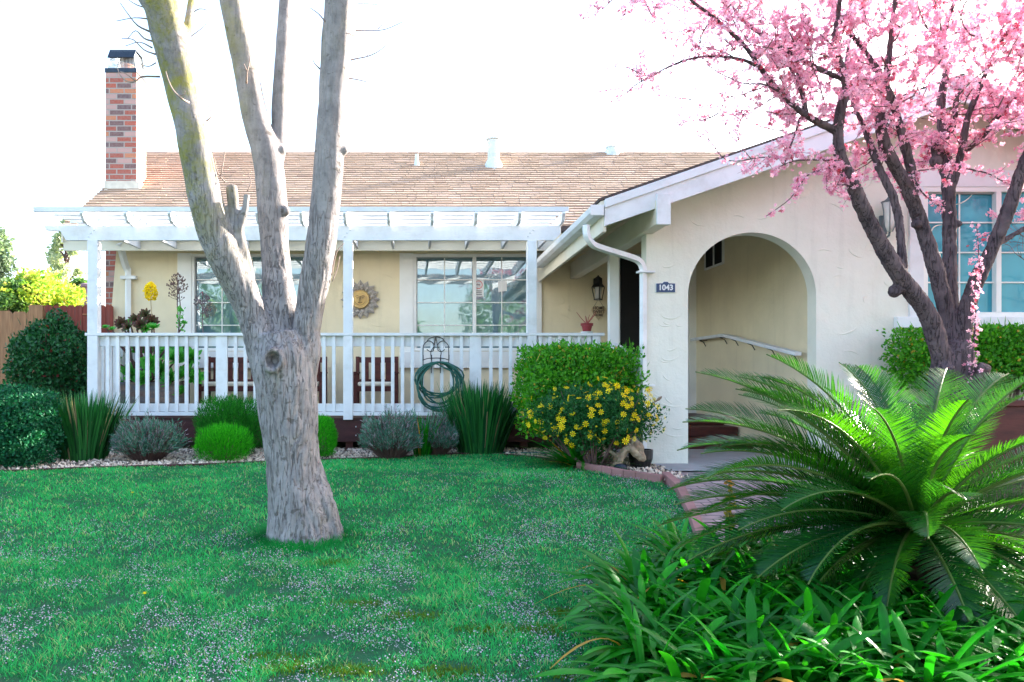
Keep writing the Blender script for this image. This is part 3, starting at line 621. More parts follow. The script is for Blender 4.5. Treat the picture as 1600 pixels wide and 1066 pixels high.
# small window on the inner porch wall (faces -x)
q = MB(); wy_0, wy_1, z_0, z_1 = 11.75, 12.5, 2.74, 3.14
for a in ((wy_0, wy_1, z_1 - .03, z_1), (wy_0, wy_1, z_0, z_0 + .03), (wy_0, wy_0 + .03, z_0 + .03, z_1 - .03), (wy_1 - .03, wy_1, z_0 + .03, z_1 - .03), (12.11, 12.14, z_0 + .03, z_1 - .03)): q.box(4.69, 4.719, a[0], a[1], a[2], a[3])
sw = q.build('window', M['white2'], house); q = MB(); q.box(4.705, 4.715, wy_0 + .03, wy_1 - .03, z_0 + .03, z_1 - .03); q.build('pane', M['screen'], sw)
# door
q = MB(); q.box(3.38, 4.5, 12.94, 12.999, .42, 3.08); dr = q.build('door', M['white2'], house, bevel=.004); q = MB(); q.box(3.44, 4.44, 12.91, 12.939, .46, 3.02); q.build('screen_panel', M['screen'], dr)
q = MB(); q.box(4.60, 4.719, 12.93, 12.999, .4, 3.2); q.build('corner_trim', M['white2'], house); q = MB(); q.box(2.0, 2.12, 12.95, 12.999, .4, 3.05); q.build('corner_trim', M['white2'], house)
# steps inside porch
st = thing('entry_steps', (3.9, 10.5, 0), 'red brick entry steps rising inside the arch', 'steps')
q = MB(); q.box(2.78, 4.70, 10.7, 11.3, .0, .14); q.build('step', M['redwood'], st, bevel=.01); q = MB(); q.box(2.78, 4.70, 11.2, 11.8, .141, .28); q.build('step', M['redwood'], st, bevel=.01); q = MB(); q.box(2.78, 4.70, 11.7, 12.99, .281, .40); q.build('landing', M['redwood'], st, bevel=.01)
# handrail on the inner wall
hr = thing('handrail', (4.6, 11, 1.2), 'white sloping handrail on black brackets inside the arch', 'handrail')
pts = [(4.60, 9.25, 1.285), (4.60, 11.45, 1.63), (4.60, 12.75, 1.60)]
q = MB(); q.bar(pts[0], pts[1], .09, .045); q.bar(pts[1], (4.60, 12.75, 1.63), .09, .045); q.build('rail', M['white'], hr, bevel=.005)
for yy_ in (9.45, 10.05, 10.65, 11.2, 11.6, 12.45):
    zz = 1.285 + min(1, (yy_ - 9.25) / 2.2) * .345 - .026
    q = MB(); q.bar((4.59, yy_, zz), (4.718, yy_, zz), .025, .012); q.bar((4.714, yy_, zz), (4.714, yy_, zz - .12), .025, .010); q.tube([(4.60, yy_, zz - .005), (4.66, yy_, zz - .03), (4.70, yy_, zz - .10)], .007, 6); q.build('bracket', M['black'], hr)

# ------------------------------------------------------------------ deck, railing, pergola
RD = 10.6; SR = F / RD
rx = lambda p: (p - CX) / SR; rz = lambda p: EYE + (CY - p) / SR
deck = thing('porch_deck', (-1, 11.8, 0), 'dark reddish wooden porch deck raised behind the shrubs', 'deck')
q = MB()
for i in range(17): q.box(-4.62, 2.6, 10.62 + i * .14, 10.62 + i * .14 + .134, .405, .44)
q.build('deck_boards', M['deckwood'], deck)
for a, b in ((-4.62, rx(565)), (rx(565) + .004, rx(835)), (rx(835) + .004, 2.6)):
    box('fascia_board', M['deckwood'], deck, a, b, 10.62, 10.66, .11, .403)
for p in (160, 420, 545, 700, 820, 900):
    x = rx(p); box('deck_post', M['redwood'], deck, x - .05, x + .05, 10.68, 10.78, -.05, .40)
q = MB()
for p in (556, 574, 830, 845):
    for z in (.2, .32): q.lathe((rx(p), 10.615, z), [(.008, -.008), (.008, .008)], 8)
q.build('bolts', M['metal'], deck)
q = MB(); q.box(-4.6, 2.6, 12.9, 12.98, -.1, .4); q.build('underdeck_shade', M['black'], deck)  # black sheet standing in for the darkness under the deck
rail = thing('porch_railing', (-1, RD, .44), 'white painted wooden porch railing with square balusters', 'railing')
box('top_rail', M['white'], rail, rx(136), rx(943), RD - .075, RD + .075, 1.573, 1.612)
box('upper_rail', M['white'], rail, rx(156), rx(935), RD + .0, RD + .038, 1.43, 1.572)
box('lower_rail', M['white'], rail, rx(156), rx(935), RD + .0, RD + .038, .53, .64)
box('bottom_plate', M['white'], rail, rx(156), rx(935), RD - .04, RD + .038, .475, .525)
wide = [345, 745]; 
p = 170.0; tallp = [147, 544.5, 830.5]
while p < 932:
    if min(abs(p - q_) for q_ in tallp) > 12:
        hw = .058 if min(abs(p - q_) for q_ in wide) < 8 else .023
        x = rx(min(wide, key=lambda q_: abs(q_ - p))) if hw > .05 else rx(p)
        box('baluster', M['white'], rail, x - hw, x + hw, RD - .045, RD - .002, .527, 1.571, bevel=.003)
    p += 15.3
box('end_post', M['white'], rail, rx(925), rx(937), RD - .05, RD + .06, .44, 1.572)
sr = thing('side_railing', (-4.42, 11.6, .44), 'white side railing running back from the left porch post to the house', 'railing')
box('top_rail', M['white'], sr, -4.5, -4.36, 10.70, 12.95, 1.573, 1.612); box('lower_rail', M['white'], sr, -4.44, -4.40, 10.70, 12.95, .53, .62); box('upper_rail', M['white'], sr, -4.44, -4.40, 10.70, 12.95, 1.46, 1.572)
for i in range(15): box('baluster', M['white'], sr, -4.485, -4.441, 10.80 + i * .14, 10.845 + i * .14, .5, 1.571, bevel=.003)
# stair rail by the downspout
s2 = thing('stair_railing', (2.66, 9.7, .1), 'short sloping white stair railing beside the downspout', 'railing')
q = MB(); q.bar((2.66, 10.34, 1.44), (2.66, 9.02, 1.19), .10, .045); q.build('top_rail', M['white'], s2, bevel=.004); q = MB(); q.bar((2.66, 10.34, 1.35), (2.66, 9.02, 1.10), .04, .09); q.build('upper_rail', M['white'], s2, bevel=.004)
q = MB(); q.bar((2.66, 10.34, .45), (2.66, 9.02, .20), .04, .09); q.build('lower_rail', M['white'], s2, bevel=.004)
for i in range(10):
    yy_ = 9.08 + i * .13; zz = 1.19 + (yy_ - 9.02) * .19; q = MB(); q.box(2.592, 2.638, yy_, yy_ + .045, zz - 1.02, zz - .02); q.build('baluster', M['white'], s2, bevel=.003)
# pergola
pg = thing('pergola', (-1, 11.4, .44), 'white wooden pergola with rafters and slats over the porch', 'pergola')
for a, b in ((139.5, 155.5), (537, 551.5), (823, 837.5)):
    x0, x1 = rx(a), rx(b); box('post', M['white'], pg, x0, x1, RD - .07, RD + .06, .42, 1.5725); 
    box('post', M['white'], pg, x0, x1, RD - .07, RD + .06, 1.6125, 2.881)
q = MB(); zb, zt = 2.883, 3.085; xL, xR = rx(72), rx(875)
q.prism([(xL, zt), (xL + .02, zt - .06), (xL + .22, zt - .075), (xL + .30, zb), (xR - .10, zb), (xR, zb + .09), (xR, zt)], RD - .055, RD - .0); q.build('beam', M['white'], pg, bevel=.004)
q = MB()
for p_ in (147, 545, 830):
    for dx, dz_ in ((-.05, .05), (.02, .14), (-.02, .1)): q.lathe((rx(p_) + dx, RD - .055, zb + dz_), [(.012, -.006), (.012, .006)], 8)
q.build('bolts', M['metal'], pg)
for i in range(12):
    x = rx(142 + i * 66.6)
    q = MB(); poly = [(10.30, 3.225), (10.28, 3.20), (10.33, 3.15), (10.36, 3.11), (10.44, 3.087), (12.455, 3.087), (12.455, 3.225)]
    q.prism(poly, x - .02, x + .02, 'x'); q.build('rafter', M['white'], pg, bevel=.003)
for i in range(9):
    yy_ = 10.30 + i * .255; box('slat', M['white'], pg, rx(72) + .12 - (.0 if i else .15), rx(882) - (.08 if i else 0), yy_, yy_ + (.042 if i == 0 else .05), 3.2265, 3.267 if i else 3.29, bevel=.003)
# ------------------------------------------------------------------ porch furniture
def arms(t, x0, x1, y0, y1, slatn, cushion=True):
    zf = .442; q = MB()
    for x in (x0, x1 - .06):
        box('leg', M['redwood'], t, x, x + .06, y0, y0 + .06, zf, zf + .62); box('leg', M['redwood'], t, x, x + .06, y1 - .06, y1, zf, zf + .90)
        box('armrest', M['redwood'], t, x - .015, x + .075, y0 - .03, y1 - .065, zf + .621, zf + .65)
    box('seat', M['redwood'], t, x0 + .061, x1 - .061, y0 + .01, y1 - .07, zf + .34, zf + .42)
    q = MB(); q.box(x0 + .061, x1 - .061, y1 - .05, y1 - .015, zf + .80, zf + .89); q.box(x0 + .061, x1 - .061, y1 - .05, y1 - .015, zf + .47, zf + .53)
    for i in range(slatn):
        xx = x0 + .061 + (x1 - x0 - .122) * (i + .5) / slatn; q.box(xx - .055, xx + .055, y1 - .045, y1 - .02, zf + .53, zf + .80)
    q.build('backrest', M['redwood'], t, bevel=.003)
    q = MB(); q.box(x0 + .07, x1 - .07, y0, y1 - .08, zf + .421, zf + .49); q.build('cushion', M['cushion'], t, bevel=.025)
sB = F / 12.3; bx = lambda p: (p - CX) / sB
t = thing('garden_bench', (bx(410), 12.3, .44), 'dark red wooden bench with cream seat cushion behind the tree trunk', 'bench'); arms(t, bx(316), bx(508), 12.0, 12.6, 9)
t = thing('garden_chair', (bx(587), 12.3, .44), 'dark red wooden armchair with cream cushion below the sun plaque', 'chair'); arms(t, bx(554), bx(622), 12.0, 12.6, 3)
# sun plaque
sp = thing('sun_plaque', P(563, 468, 12.95), 'round sun face wall plaque with metal petal rays on the cream wall', 'wall plaque'); c = P(563, 468, 12.95); q = MB()
for ring, (n_, ra, rb, wd, off) in enumerate(((16, .16, .335, .055, 0), (16, .15, .27, .05, .5))):
    for i in range(n_):
        a = 2 * math.pi * (i + off) / n_; d = Vector((math.cos(a), 0, math.sin(a))); s_ = Vector((-math.sin(a), 0, math.cos(a))); yb = .0 - ring * .012; f = Vector((0, -.02 + yb, 0)); k0 = Vector((0, yb + .01, 0)); rm = ra + (rb - ra) * .55
        q.add([c + d*ra + k0, c + d*rm + s_*wd + k0, c + d*rb + k0, c + d*rm - s_*wd + k0, c + d*rm + f + Vector((0, -.005, 0))], [(0,1,4),(1,2,4),(2,3,4),(3,0,4)])
q.build('rays', M['pewter'], sp)
q = MB(); n_ = 28; prof = [(.155, 0), (.155, -.03), (.148, -.045), (.14, -.04), (.10, -.055), (.05, -.062), (.001, -.065)]
vs_ = [(c.x + r_*math.cos(2*math.pi*k_/n_), c.y + y_, c.z + r_*math.sin(2*math.pi*k_/n_)) for r_, y_ in prof for k_ in range(n_)]
q.add(vs_, [(i*n_+k_, (i+1)*n_+k_, (i+1)*n_+(k_+1)%n_, i*n_+(k_+1)%n_) for i in range(len(prof)-1) for k_ in range(n_)]); face = q.build('face', M['gold'], sp, smooth=True)
def fc(x, z, y=-.066): return (c.x + x, c.y + y, c.z + z)
q = MB()
q.tube([fc(-.004, .05), fc(-.008, .0, -.075), fc(-.016, -.02, -.078), fc(0, -.026, -.08), fc(.016, -.02, -.078), fc(.008, 0, -.075), fc(.004, .05)], .0045, 6)
for s_ in (-1, 1):
    q.tube([fc(s_*.02, .045), fc(s_*.045, .058, -.062), fc(s_*.08, .045, -.055)], .005, 6); q.tube([fc(s_*.025, .022), fc(s_*.045, .032, -.064), fc(s_*.07, .02, -.058), fc(s_*.045, .012, -.064), fc(s_*.025, .022)], .0035, 6)
q.tube([fc(-.035, -.055, -.062), fc(-.012, -.048), fc(0, -.051), fc(.012, -.048), fc(.035, -.055, -.062)], .004, 6); q.tube([fc(-.03, -.058, -.062), fc(0, -.068, -.064), fc(.03, -.058, -.062)], .004, 6)
q.tube([fc(.09*math.cos(a), .09*math.sin(a) - .01, -.055) for a in np.linspace(R(200), R(340), 9)], .003, 6)
q.build('facial_features', pm('dark_bronze', (.16, .10, .05), None, 5, .6), face)
# text helper
def text(s_, size, loc, mat, name, parent=None, ext=.002, rot=(R(90), 0, 0), sx_=1.0, bold=0):
    cu = bpy.data.curves.new('t', 'FONT'); cu.body = s_; cu.size = size; cu.extrude = ext; cu.align_x = 'CENTER'; cu.align_y = 'CENTER'; cu.offset = bold
    o = bpy.data.objects.new('tmp', cu); C.objects.link(o); bpy.context.view_layer.update()
    me = bpy.data.meshes.new_from_object(o.evaluated_get(bpy.context.evaluated_depsgraph_get())); bpy.data.objects.remove(o)
    from mathutils import Matrix, Euler
    me.transform(Matrix.Translation(Vector(loc) - org(parent)) @ Euler(rot).to_matrix().to_4x4() @ Matrix.Diagonal((sx_, 1, 1, 1)))
    me.name = name; me.materials.clear(); return link(name, me, mat, parent)
# house number
c = P(1039.5, 449.5, ARW); t = thing('house_number_plaque', (c.x, ARW, c.z - .06), 'small blue plaque reading 1043 on the stucco arch pillar', 'number sign')
q = MB(); hw, hh = .108, .056; pts = []
poly = [(-hw, -hh), (hw, -hh), (hw, hh * .8), (hw * .35, hh * .85), (hw * .2, hh * 1.15), (-hw * .2, hh * 1.15), (-hw * .35, hh * .85), (-hw, hh * .8)]
q.prism([(c.x + a * 1.05, c.z + b * 1.08) for a, b in poly], ARW - .012, ARW - .001); q.build('border', M['white'], t); q = MB(); q.prism([(c.x + a, c.z + b) for a, b in poly], ARW - .018, ARW - .0122); q.build('plate', M['plaque'], t)
text('1043', .088, (c.x, ARW - .020, c.z - .004), M['white'], 'numerals', t, .002, sx_=.98, bold=.0025)
# no smoking sheet and paper in the window
c = P(748, 449, 12.96); t = thing('no_smoking_sign', (c.x, 12.99, c.z - .15), 'white no smoking notice taped inside the right porch window', 'sign')
q = MB(); q.box(c.x - .09, c.x + .09, 13.0215, 13.0235, c.z - .15, c.z + .15); q.build('sheet', M['paper'], t)
q = MB(); q.tube([(c.x + .065*math.cos(a), 13.021, c.z + .05 + .065*math.sin(a)) for a in np.linspace(0, 2*math.pi, 25)], .006, 6, cap=False); q.bar((c.x - .045, 13.021, c.z + .095), (c.x + .045, 13.021, c.z + .005), .002, .012, (0, 1, 0)); q.build('ban_symbol', M['signred'], t)
q = MB(); q.box(c.x - .04, c.x + .03, 13.019, 13.021, c.z + .043, c.z + .055)
for k_ in range(3): q.box(c.x - .06, c.x + .06, 13.019, 13.021, c.z - .06 - k_ * .03, c.z - .05 - k_ * .03)
q.build('print', M['ink'], t)
c = P(785, 447, 13.0); q = MB(); q.prism([(c.x - .07, c.z - .10), (c.x + .075, c.z - .08), (c.x + .075, c.z + .09), (c.x - .07, c.z + .09)], 13.019, 13.021); tag(q.build('paper_note', M['paper']), 'blank white paper note beside the no smoking notice in the window', 'paper')
# lanterns
def lantern_l():
    c = P(936, 452, 12.8); t = thing('wall_lantern', (c.x, 12.99, c.z), 'black carriage wall lantern above the heart sign by the front door', 'lantern')
    q = MB(); q.box(c.x - .05, c.x + .05, 12.96, 12.998, c.z + .03, c.z + .2); q.build('back_plate', M['black'], t, bevel=.006)
    q = MB(); q.lathe((c.x, 12.86, c.z), [(.07, .185), (.05, .20), (.02, .22), (.008, .24)], 10); q.lathe((c.x, 12.86, c.z), [(.11, .04), (.10, .06), (.07, .10), (.065, .185)], 4); q.build('roof_cap', M['black'], t)
    q = MB()
    for k_ in range(4):
        a = math.pi / 2 * k_ ; q.bar((c.x + .105*math.cos(a), 12.86 + .105*math.sin(a), c.z + .04), (c.x + .065*math.cos(a), 12.86 + .065*math.sin(a), c.z - .16), .012, .012)
    q.lathe((c.x, 12.86, c.z), [(.075, -.175), (.075, -.155)], 4); q.tube([(c.x, 12.97, c.z + .15), (c.x, 12.9, c.z + .19), (c.x, 12.86, c.z + .18)], .01, 6); q.build('cage', M['black'], t)
    q = MB(); q.lathe((c.x, 12.86, c.z), [(.05, -.154), (.055, -.05), (.06, .039)], 12); q.build('glass', M['lampglass'], t, smooth=True)
lantern_l()
def lantern_r():
    c = P(1391, 340, 8.75); t = thing('wall_lantern', (c.x, ARW, c.z), 'weathered grey wall lantern on the stucco wall behind the cherry limb', 'lantern')
    gm = pm('verdigris_metal', (.10, .13, .15), (.16, .19, .20), 12, .5); q = MB(); q.box(c.x - .045, c.x + .045, ARW - .03, ARW - .001, c.z - .17, c.z + .05); q.build('back_plate', gm, t, bevel=.01)
    q = MB(); q.lathe((c.x, ARW - .14, c.z), [(.085, .17), (.09, .185), (.06, .195), (.03, .22), (.012, .25), (.02, .265), (.004, .30)], 12); q.build('roof_cap', gm, t)
    q = MB(); q.lathe((c.x, ARW - .14, c.z), [(.03, -.16), (.055, -.10), (.062, -.02), (.065, .08), (.082, .169)], 14); q.build('glass', M['lampglass'], t, smooth=True)
    q = MB(); q.tube([(c.x, ARW - .02, c.z - .14), (c.x, ARW - .07, c.z - .22), (c.x, ARW - .13, c.z - .2), (c.x, ARW - .14, c.z - .16)], .012, 8)
    for k_ in range(6):
        a = math.pi / 3 * k_; q.tube([(c.x + r_*math.cos(a), ARW - .14 + r_*math.sin(a), c.z + z_) for r_, z_ in ((.032, -.16), (.059, -.10), (.068, -.02), (.07, .08), (.087, .169))], .005, 5)
    q.build('cage', gm, t)
lantern_r()
# heart sign
c = P(937, 487, 12.9); t = thing('heart_sign', (c.x, 12.99, c.z), 'tan heart shaped sign reading HOME SWEET HOME hanging under the black lantern', 'sign')
hp = [(c.x + .0075*16*math.sin(a)**3, c.z + .0085*(13*math.cos(a)-5*math.cos(2*a)-2*math.cos(3*a)-math.cos(4*a))) for a in np.linspace(0, 2*math.pi, 40, endpoint=False)]
q = MB(); q.prism(hp, 12.965, 12.98); q.build('board', M['tan'], t); q = MB(); q.tube([(c.x - .08, 12.97, c.z + .09), (c.x, 12.985, c.z + .22), (c.x + .08, 12.97, c.z + .09)], .003, 5); q.build('wire', M['black'], t)
for s_, dz_, sz in (('HOME', .062, .075), ('SWEET', .0, .07), ('HOME', -.055, .055)): text(s_, sz, (c.x, 12.963, c.z + dz_), M['ink'], 'lettering', t, .001, sx_=.9, bold=.0015)
# pot on the rail
c = Vector((rx(917), RD, 1.612)); t = thing('potted_plant', c, 'red pot with a spindly red stemmed succulent standing on the railing', 'potted plant')
q = MB(); q.lathe(c, [(.075, .001), (.09, .02), (.08, .022)], 18); q.build('saucer', M['white'], t); q = MB(); q.lathe(c, [(.055, .022), (.072, .10), (.085, .10), (.088, .135), (.076, .137), (.072, .12)], 18); q.build('pot', M['potred'], t)
q = MB(); r = np.random.RandomState(4)
for i in range(11):
    a = r.uniform(0, 6.28); l = r.uniform(.08, .2); q.tube([c + Vector((0, 0, .12)), c + Vector((math.cos(a)*l*.4, math.sin(a)*l*.4, .15 + l*.3)), c + Vector((math.cos(a)*l*.75, math.sin(a)*l*.6, .14 + l*.8))], [.006, .005, .003], 5)
q.build('stems', pm('red_stems', (.4, .08, .08), (.25, .1, .06), 9, .6), t)
q = MB(); q.tube([(rx(950), 10.9, .45), (rx(952) + .05, 10.75, 1.56)], .013, 8); tag(q.build('broom', M['broom']), 'red handle of a broom leaning at the end of the railing', 'broom')
# hose hanger and hose
c = P(681, 560, RD - .05); t = thing('hose_hanger', (c.x, RD - .05, 1.0), 'black wrought iron hose hanger with scrolls on the white railing', 'hose hanger'); S = (RD - .05) / F; HY = RD - .058
def H(px, py, dy_=0): p_ = P(px, py, HY); return (p_.x, HY + dy_, p_.z)
q = MB()
def crv(pts, r_=.006): q.tube(catmull([H(*p_) for p_ in pts], 6), r_, 6)
crv([(661, 572), (661, 545), (663, 538), (669, 533), (675, 535), (678, 540), (677, 548), (671, 549), (667, 546)]); crv([(701, 572), (701, 545), (699, 538), (693, 533), (687, 535), (684, 540), (685, 548), (691, 549), (695, 546)])
crv([(667, 534), (671, 529), (681, 526.5), (691, 529), (695, 534)]); crv([(674, 560), (673, 550), (678, 541), (681, 527)], .005); crv([(688, 560), (689, 550), (684, 541), (681, 527)], .005)
for pz in (563, 571): crv([(660, pz), (671, pz - 3), (691, pz - 3), (702, pz)], .006)
for px_ in (674, 688): q.tube([H(px_, 560), H(px_, 583)], .006, 6); 
for px_ in (661, 674, 688, 701): q.tube([H(px_, 566), H(px_, 563, -.10), H(px_, 560, -.13), H(px_, 555, -.13)], .006, 6)
q.build('scroll_frame', M['black'], t)
q = MB(); r = np.random.RandomState(9)
pts = []
for j in range(11):
    rx_, rz_ = 33 + r.uniform(-7, 4), 33 + r.uniform(-9, 7); ox = r.uniform(-4, 5)
    for a in np.linspace(0, 2 * math.pi, 22, endpoint=False):
        pz = 566 + rz_ - rz_ * math.cos(a); pts.append(H(684 + ox + rx_ * math.sin(a) * (1 if a < math.pi else 1.02) + (2 * math.sin(3 * a + j)), pz, -.03 - .008 * j - .02 * math.cos(a * 2 + j)))
q.tube(pts, .011, 7); tail = catmull([pts[-1], H(718, 590, -.10), H(722, 620, -.12), H(716, 650, -.1), H(722, 690, -.05), (rx(760), 10.2, .02), (rx(850), 9.95, .015), (1.9, 9.3, .015), (2.3, 8.9, .05)], 6); q.tube(tail, .011, 7)
tag(q.build('garden_hose', M['hose'], smooth=True), 'coiled dark green garden hose hanging on the iron hanger', 'hose')

# ------------------------------------------------------------------ fences and neighbours
t = thing('wooden_fence', (-7.2, 12.5, 0), 'unpainted natural wood board fence at the left edge', 'fence'); D = 12.6; s = F / D; fx = lambda p_: (p_ - CX) / s; r = np.random.RandomState(2)
p_ = -96
while p_ < 44:
    x0, x1 = fx(p_), fx(p_ + 22.4); zt = EYE + (CY - 486.5 - r.uniform(-2, 2)) / s; c_ = .04
    q = MB(); q.prism([(x0, -.05), (x1, -.05), (x1, zt - c_), (x1 - c_, zt), (x0 + c_, zt), (x0, zt - c_)], D + r.uniform(0, .006), D + .022); q.build('board', M['fencewood'], t); p_ += 23
box('post', M['fencewood'], t, fx(46), fx(68), D - .03, D + .05, -.05, EYE + (CY - 477) / s)
q = MB(); q.box(fx(-96), fx(46), D + .023, D + .06, .3, .39); q.box(fx(-96), fx(46), D + .023, D + .06, 1.6, 1.69); q.build('rail', M['fencewood'], t)
t = thing('red_fence', (-5.9, 12.8, 0), 'dark red stained dog eared fence behind the left bush', 'fence'); D = 12.9; s = F / D; p_ = 69
while p_ < 176:
    x0, x1 = fx(p_), fx(p_ + 11.6); zt = EYE + (CY - 477 - r.uniform(-.6, .6)) / s; c_ = .03
    q = MB(); q.prism([(x0, -.05), (x1, -.05), (x1, zt - c_), (x1 - c_, zt), (x0 + c_, zt), (x0, zt - c_)], D + r.uniform(0, .006), D + .02); q.build('board', M['redfence'], t); p_ += 12
q = MB(); q.box(fx(69), fx(176), D - .04, D - .001, 1.5, 1.58); q.box(fx(69), fx(176), D - .04, D - .001, .4, .48); q.build('rail', M['redfence'], t)
# bird bath like dish seen by the post
q = MB(); c = P(140, 491, 12.4); q.lathe((c.x, c.y, c.z), [(.02, -.9), (.02, -.03), (.10, -.02), (.11, 0)], 14); tag(q.build('bird_bath', M['terra']), 'small pale dish on a stem in front of the red fence', 'bird bath')
# neighbour roof over fence
t = thing('neighbour_house', (-16, 27, 0), 'far house with a grey roof just showing over the natural wood fence', 'house'); D = 26
q = MB(); q.box(-24, P(62, 0, D).x, D, D + 6, 0, 2.7); q.build('wall', M['stucco'], t); za = P(0, 493, D).z; zb_ = P(0, 484, D + 2.6).z
q = MB(); q.prism([(D - .4, za - .1), (D - .4, za), (D + 2.6, zb_ + .25), (D + 6.4, za), (D + 6.4, za - .1)], -24, P(64, 0, D).x, 'x'); q.build('roof', M['greenroof'], t)
q = MB(); q.lathe((P(136, 0, 22).x, 22, 0), [(.16, 0), (.16, P(0, 450, 22).z), (.22, P(0, 449, 22).z), (.22, P(0, 445, 22).z), (.1, P(0, 443, 22).z)], 14); tag(q.build('flue_stack', pm('dull_mauve', (.25, .15, .2), None, 5, .7)), 'dull mauve round stack rising above the red fence', 'stack')
# timber planter wall on the right
q = MB(); q.box(5.55, 10.5, 8.0, 8.12, -.1, .70); q.box(5.5, 10.5, 7.97, 8.15, .701, .76); q.box(5.55, 5.67, 8.121, 8.88, -.1, .70); tag(q.build('planter_wall', M['redwood'], bevel=.006), 'dark red timber planter wall under the right hand window hedge', 'planter')

# ------------------------------------------------------------------ vegetation generators
LEAF = [(0, 0, 0), (.32, .35, .06), (.22, .75, .03), (0, 1, -.04), (-.22, .75, .03), (-.32, .35, .06)]
LEAFF = [(0, 1, 2, 3), (0, 3, 4, 5)]
QL = [(0, 0, 0), (.3, .45, .07), (0, 1, 0), (-.3, .45, .07)]; QLF = [(0, 1, 2, 3)]
def shellpts(n, c, rad, box_=0, seed=1, inner=.72, lump=.12, lf=2.2, zmin=-1):
    r = np.random.RandomState(seed); d = rdir(n, zmin, 1, r)
    if box_:
        m = np.max(np.abs(d), axis=1, keepdims=True); e = d / m; e = (.38 * e + .62 * d * 1.12) if box_ is True else (box_ * e + (1 - box_) * d * 1.2)
    else: e = d
    lu = np.array([noise.noise(Vector(x) * lf + Vector((seed * 3.1, 0, 0))) + .5 * noise.noise(Vector(x) * lf * 2.7 + Vector((0, seed, 0))) for x in d])
    k = (r.uniform(inner**2, 1, n) ** .5) * (1 + lump * lu)
    p_ = e * k[:, None] * np.array(rad) + np.array(c); return p_, d, r
def shrub(name, c, rad, n, size, mat, label, cat='shrub', box_=False, seed=1, tmpl='leaf', lump=.12, inner=.72, stems=True, group=None, shoots=0, parent=None, lf=2.2, stemmat=None):
    """leaf-clad shrub: foliage + stems"""
    base = (c[0], c[1], gz(c[1])); t = parent or thing(name, base, label, cat, group)
    p_, d, r = shellpts(n, c, rad, box_, seed, inner, lump, lf)
    p_ = p_[p_[:, 2] > gz(c[1]) + .01] if True else p_; d = d[:len(p_)]; m = len(p_)
    out_ = unit((p_ - np.array(c)) / np.array(rad)**2)
    dr = unit(out_ * .6 + rdir(m, -1, 1, r) * .9 + np.array([0, 0, .35])); nr = unit(out_ + rdir(m, -1, 1, r) * .8)
    if tmpl == 'n': V, Fa = ribbons(p_, unit(out_*.55 + rdir(m, -1, 1, r)*.45 + np.array([0, 0, .75])), rdir(m, -.4, .4, r), size*r.uniform(1.2, 2.6, m), size*.32, np.zeros((m, 3)), 1, prof=np.array([1, .35]))
    else: V, Fa = scatter(LEAF if tmpl == 'leaf' else QL, LEAFF if tmpl == 'leaf' else QLF, p_, frames(dr, nr), size * r.uniform(.6, 1.25, m))
    tt = np.repeat(r.rand(m), 2 if tmpl == 'leaf' else 1)
    if shoots:
        q_, d2, r2 = shellpts(shoots, c, rad, box_, seed + 9, .93, lump, lf, .2); 
        V2, F2 = ribbons(q_, unit(d2 * .5 + rdir(shoots, .2, 1, r2) + np.array([0, 0, .8])), rdir(shoots, -.3, .3, r2), size * r2.uniform(1.2, 3, shoots), size * .25, np.zeros((shoots, 3)), 2)
        V, Fa = merge([(V, Fa), (V2, F2)]); tt = np.concatenate([tt, np.repeat(r2.rand(shoots), 2)])
    fast('foliage', V, Fa, mat, t, tint=tt)
    if stems:
        q = MB()
        for i in range(26):
            a = r.uniform(0, 6.28); e = r.uniform(.3, .88); tip = Vector((c[0] + math.cos(a)*rad[0]*e, c[1] + math.sin(a)*rad[1]*e, c[2] + rad[2]*r.uniform(-.5, .85)))
            b_ = Vector((base[0] + math.cos(a)*.05, base[1] + math.sin(a)*.05, base[2] - .02)); mid = b_.lerp(tip, .45) + Vector((0, 0, -.04)); q.tube([b_, mid, tip], [.012, .008, .003], 5)
        q.build('stems', stemmat or M['twig'], t)
    return t
def pc(px0, px1, py0, py1, D, depth=None, flatb=True):
    """centre and radii for a shrub covering the pixel box at depth D"""
    a = P(px0, py1, D); b = P(px1, py0, D); rx_ = (b.x - a.x) / 2; rz_ = (b.z - a.z) / 2
    return ((a.x + b.x) / 2, D, (a.z + b.z) / 2), (rx_, depth or rx_, rz_)
c, rd = pc(-45, 80, 610, 738, 8.75, .45); shrub('rounded_shrub', c, rd, 26000, .038, M['roundshrub'], 'clipped round blue green shrub cut by the left edge of the photo', inner=.15, seed=21, box_=.5, shoots=60)
c, rd = pc(22, 150, 498, 640, 11.6, .55); shrub('loose_shrub', c, rd, 13000, .058, M['darkshrub'], 'dark glossy leaved bush in front of the fences left of the porch', seed=22, lump=.28, shoots=90)
c, rd = pc(312, 408, 624, 712, 9.95, .42); shrub('box_shrub', c, rd, 17000, .024, M['box2'], 'larger green clipped shrub just left of the grey trunk behind the low cushion shrub', inner=.4, seed=23, tmpl='n', shoots=300, box_=True, lump=.2, lf=3)
c, rd = pc(310, 389, 668, 722, 9.25, .30); shrub('box_shrub', c, rd, 12000, .02, M['box'], 'low bright green clipped cushion shrub at the gravel edge left of the trunk', inner=.4, seed=24, tmpl='n', shoots=250, lump=.22, box_=True, lf=3)
c, rd = pc(478, 523, 656, 716, 9.6, .25); shrub('box_shrub', c, rd, 9000, .02, M['box'], 'small bright green clipped shrub peeking out right of the trunk', seed=25, box_=True, tmpl='n', shoots=120, lump=.2)
c, rd = pc(813, 990, 543, 676, 9.25, .6); shrub('clipped_hedge', c, rd, 30000, .046, M['hedge'], 'large bright green clipped hedge bush behind the yellow daisies', inner=.15, seed=26, box_=.85, shoots=260, lump=.13, lf=3.5)
